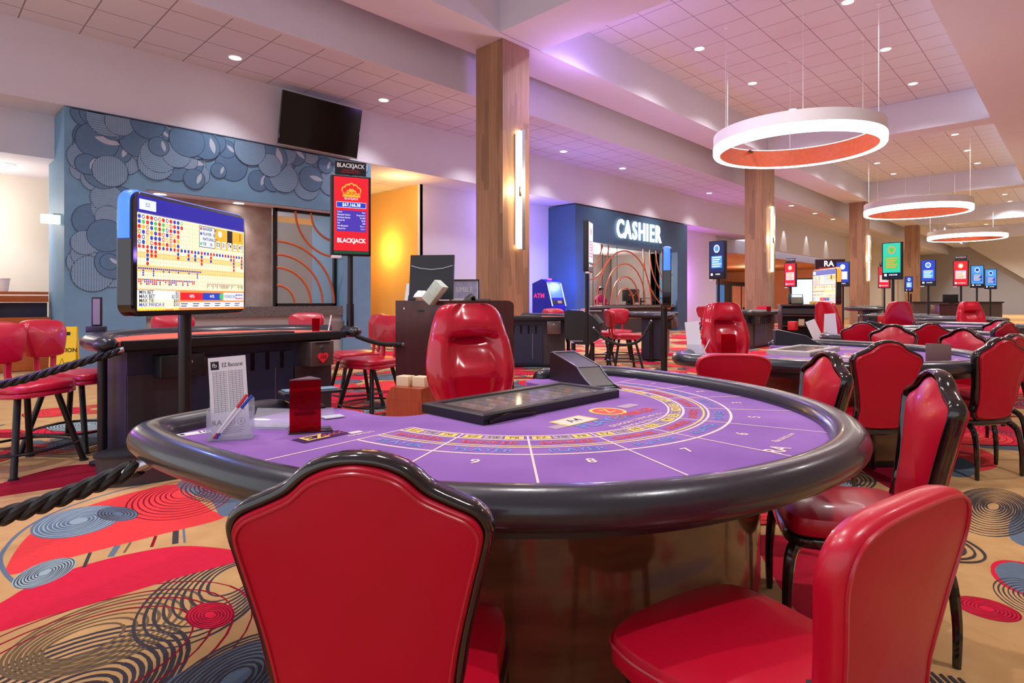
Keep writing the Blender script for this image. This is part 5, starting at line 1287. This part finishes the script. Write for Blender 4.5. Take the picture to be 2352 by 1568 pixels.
def spot(loc, watt, ang=140, col=(1, .95, .96), blend=.9, r=.09, aim=None):
    l = bpy.data.lights.new('downlight_or_fill', 'SPOT'); l.energy = watt; l.spot_size = math.radians(ang); l.spot_blend = blend; l.color = col; l.shadow_soft_size = r
    o = bpy.data.objects.new('downlight_or_fill', l); COL.objects.link(o); o.location = loc
    if aim: o.rotation_euler = (Vector(aim) - Vector(loc)).to_track_quat('-Z', 'Y').to_euler()
    return o
def point(loc, watt, col, r=.1):
    l = bpy.data.lights.new('glow', 'POINT'); l.energy = watt; l.color = col; l.shadow_soft_size = r
    o = bpy.data.objects.new('glow', l); COL.objects.link(o); o.location = loc; return o
proto = []
def downlight(x, y, z, lab, watt=None, group=None):
    if not proto:
        t = thing('recessed_downlight', lab, 'ceiling light')
        b = MB(); b.loft([[(r * math.cos(2 * PI * j / 20), r * math.sin(2 * PI * j / 20), zz) for j in range(20)] for r, zz in ((.145, 0), (.14, -.012), (.115, -.010), (.105, .0))], WHITE, False); b.build('trim_ring', t)
        b = MB(); b.disc(0, 0, .112, ELENS, -.006, 20); b.build('lens', t, smooth=0)
        proto.append(t); r = t; r.location = (x, y, z)
    else: r = dup(proto[0], (x, y, z), 0, lab)
    r['group'] = group or 'recessed ceiling lights'
    if watt: spot((x, y, z - .12), watt, 105 if z < 6.5 else 140)
LW, HW = 170, 420
for u, lab, w in ((4.55, 'downlight in left tile ceiling above the blue wall', LW), (7.96, 'downlight in left tile ceiling right of the television', LW), (11.35, None, LW), (14.69, 'first downlight right of the near column, above cashier', LW), (18.04, 'second downlight right of the near column, above cashier', LW), (21.4, None, LW), (24.86, 'third downlight right of the near column, by second column', LW)):
    if lab: downlight(u, 11.95, 6.05, lab, w)
    else: spot((u, 11.95, 5.9), w, 105)
for u, lab in ((31.05, 'leftmost downlight above the white spotlit wall'), (34.67, 'middle downlight above the white spotlit wall'), (37.87, 'right downlight above the white spotlit wall')): downlight(u, 10.6, 6.05, lab, LW)
downlight(1.42, 14.95, 3.93, 'downlight in the low ceiling at far left', 160)
downlight(3.55, 13.1, 3.40, 'left downlight under the blue portal over score display', 60); downlight(5.06, 13.1, 3.40, 'right downlight under the blue portal over score display', 60)
row = ('nearest', 'middle', 'farthest')
for i, u in enumerate((13.88, 17.16, 20.43)):
    for v, sd in ((3.6, 'right'), (6.93, 'left')): downlight(u, v, 7.59, f'{row[i]} downlight of the {sd} row above largest ring lamp', HW)
for i, u in enumerate((27.78, 31.1, 34.3)):
    for v, sd in ((3.56, 'right'), (6.86, 'left')):
        if i == 0 and sd == 'left': spot((u, v, 7.45), HW); continue
        downlight(u, v, 7.59, f'{row[i]} downlight of the {sd} row above middle ring lamp', HW)
for i, u in enumerate((45.5, 48.9)): downlight(u, 3.45, 7.59, ('nearer', 'farther')[i] + ' downlight above the smallest ring lamp', HW)
downlight(62.3, 5.9, 7.59, 'last downlight before the grey far wall', HW)
for u in (10.6, 0.5, 3.9): 
    for v in (3.6, 6.93): spot((u, v, 7.45), HW)
for u in (41.6, 45.5, 55.5, 59, 66): spot((u, 6.9, 7.45), HW); spot((u + 2, 1.0 if u > 50 else 3.5, 6.5), HW * 1.3)  # spots without fixtures, added to brighten the dark far bays
for u in (3, 10, 17, 24, 31, 38): spot((u, -1.5, 6.5), HW)
for v in (0, 4, 8): spot((68.5, v, 7.4), 800, col=(.95, .95, 1)); spot((60, v, 7.4), 600, col=(.95, .95, 1))  # fill spots added to lighten the far wall, no lamps hang here
# wall washers over the white lobby bulkhead
for u in (36.49, 40.46, 44.45): spot((u, 12.55, 6.0), 60, 46, (1, .93, .85), .4, .03, (u, 13.0, 3.2))
# sconces on the columns
for k, lab in enumerate(('tall glowing wall sconce on the nearest wooden column', 'glowing wall sconce on the second wooden column', 'glowing wall sconce on the third wooden column')):
    t = thing('wall_sconce', lab, 'wall lamp', (8.93 + 13.8 * k, 8.5, 3.6), 0, 'column sconces')
    b = MB(); b.box((0, -.015, 0), (.16, .03, 2.3), WHITE); b.build('back_plate', t)
    b = MB(); b.box((-.02, -.06, 0), (.07, .06, 2.45), ESCON, .01); b.build('light_tube', t)
    b = MB(); b.box((.055, -.12, 0), (.10, .02, 2.50), STEEL); b.build('front_plate', t)
    b = MB(); b.box((-.03, -.10, -.05), (.03, .06, .2), BLK); b.build('clip', t)
    point((8.93 + 13.8 * k - .02, 8.30, 3.6), 30, (1, .75, .45), .05)
# coloured glows
BL = (.25, .3, 1)
point((10.4, 7.6, 5.9), 70, (.45, .25, 1), .3)                  # violet wash on beams by the first column
point((15.6, 12.2, 2.0), 170, (.12, .16, 1), .15)
point((25.8, 13.0, 2.2), 120, (.7, .2, 1), .2)
point((10.2, 15.6, 2.9), 60, (1, .62, .15), .2)
point((9.6, 13.6, 4.2), 40, (1, .6, .2), .2)
point((14, 13.4, 4.0), 60, (.4, .35, 1), .2)
for p, w, c in (((20.5, 15.2, 3.1), 420, (1, .93, .86)), ((5.2, 14.7, 3.0), 90, (1, .9, .85)), ((34, 18, 3.2), 260, (1, .72, .5)), ((42, 17, 3.2), 300, (1, .72, .5)), ((55, 18, 3.2), 200, (1, .72, .5)), ((1, 15.2, 3.0), 60, (1, .9, .8))): point(p, w, c, .25)
q = C(-2.4, 3.5); point((q[0], q[1], 2.05), 9, (.15, .25, 1), .05)
q = C(-3.6, 4.0); point((q[0], q[1], 1.2), 12, (.4, .05, 1), .05)
q = C(2.1, 8.0); point((q[0], q[1], 1.98), 40, (.3, .15, 1), .06)
# added world fill light, entering where walls behind the viewer are left unbuilt
w = bpy.data.worlds.new('World'); sc.world = w; w.use_nodes = True
nt = w.node_tree; bg = nt.nodes['Background']; bg.inputs['Color'].default_value = (.93, .93, 1.0, 1); bg.inputs['Strength'].default_value = 1.0
# ================================================================ CAMERA
cam = bpy.data.cameras.new('camera'); cam.sensor_width = 36; cam.lens = 1360 / 2352 * 36; cam.shift_y = -94 / 2352; cam.clip_start = .05; cam.clip_end = 200
co = bpy.data.objects.new('camera', cam); COL.objects.link(co); co.location = (0, 0, EYE); co.rotation_euler = (PI / 2, 0, TH - PI / 2)
sc.camera = co
sc.view_settings.view_transform = 'Standard'; sc.view_settings.look = 'None'; sc.view_settings.exposure = 0.28
sc.cycles.max_bounces = 7; sc.cycles.diffuse_bounces = 3; sc.cycles.glossy_bounces = 3; sc.cycles.transparent_max_bounces = 8; sc.cycles.use_adaptive_sampling = True; sc.cycles.adaptive_threshold = .03; sc.cycles.use_denoising = True; sc.cycles.sample_clamp_indirect = 6
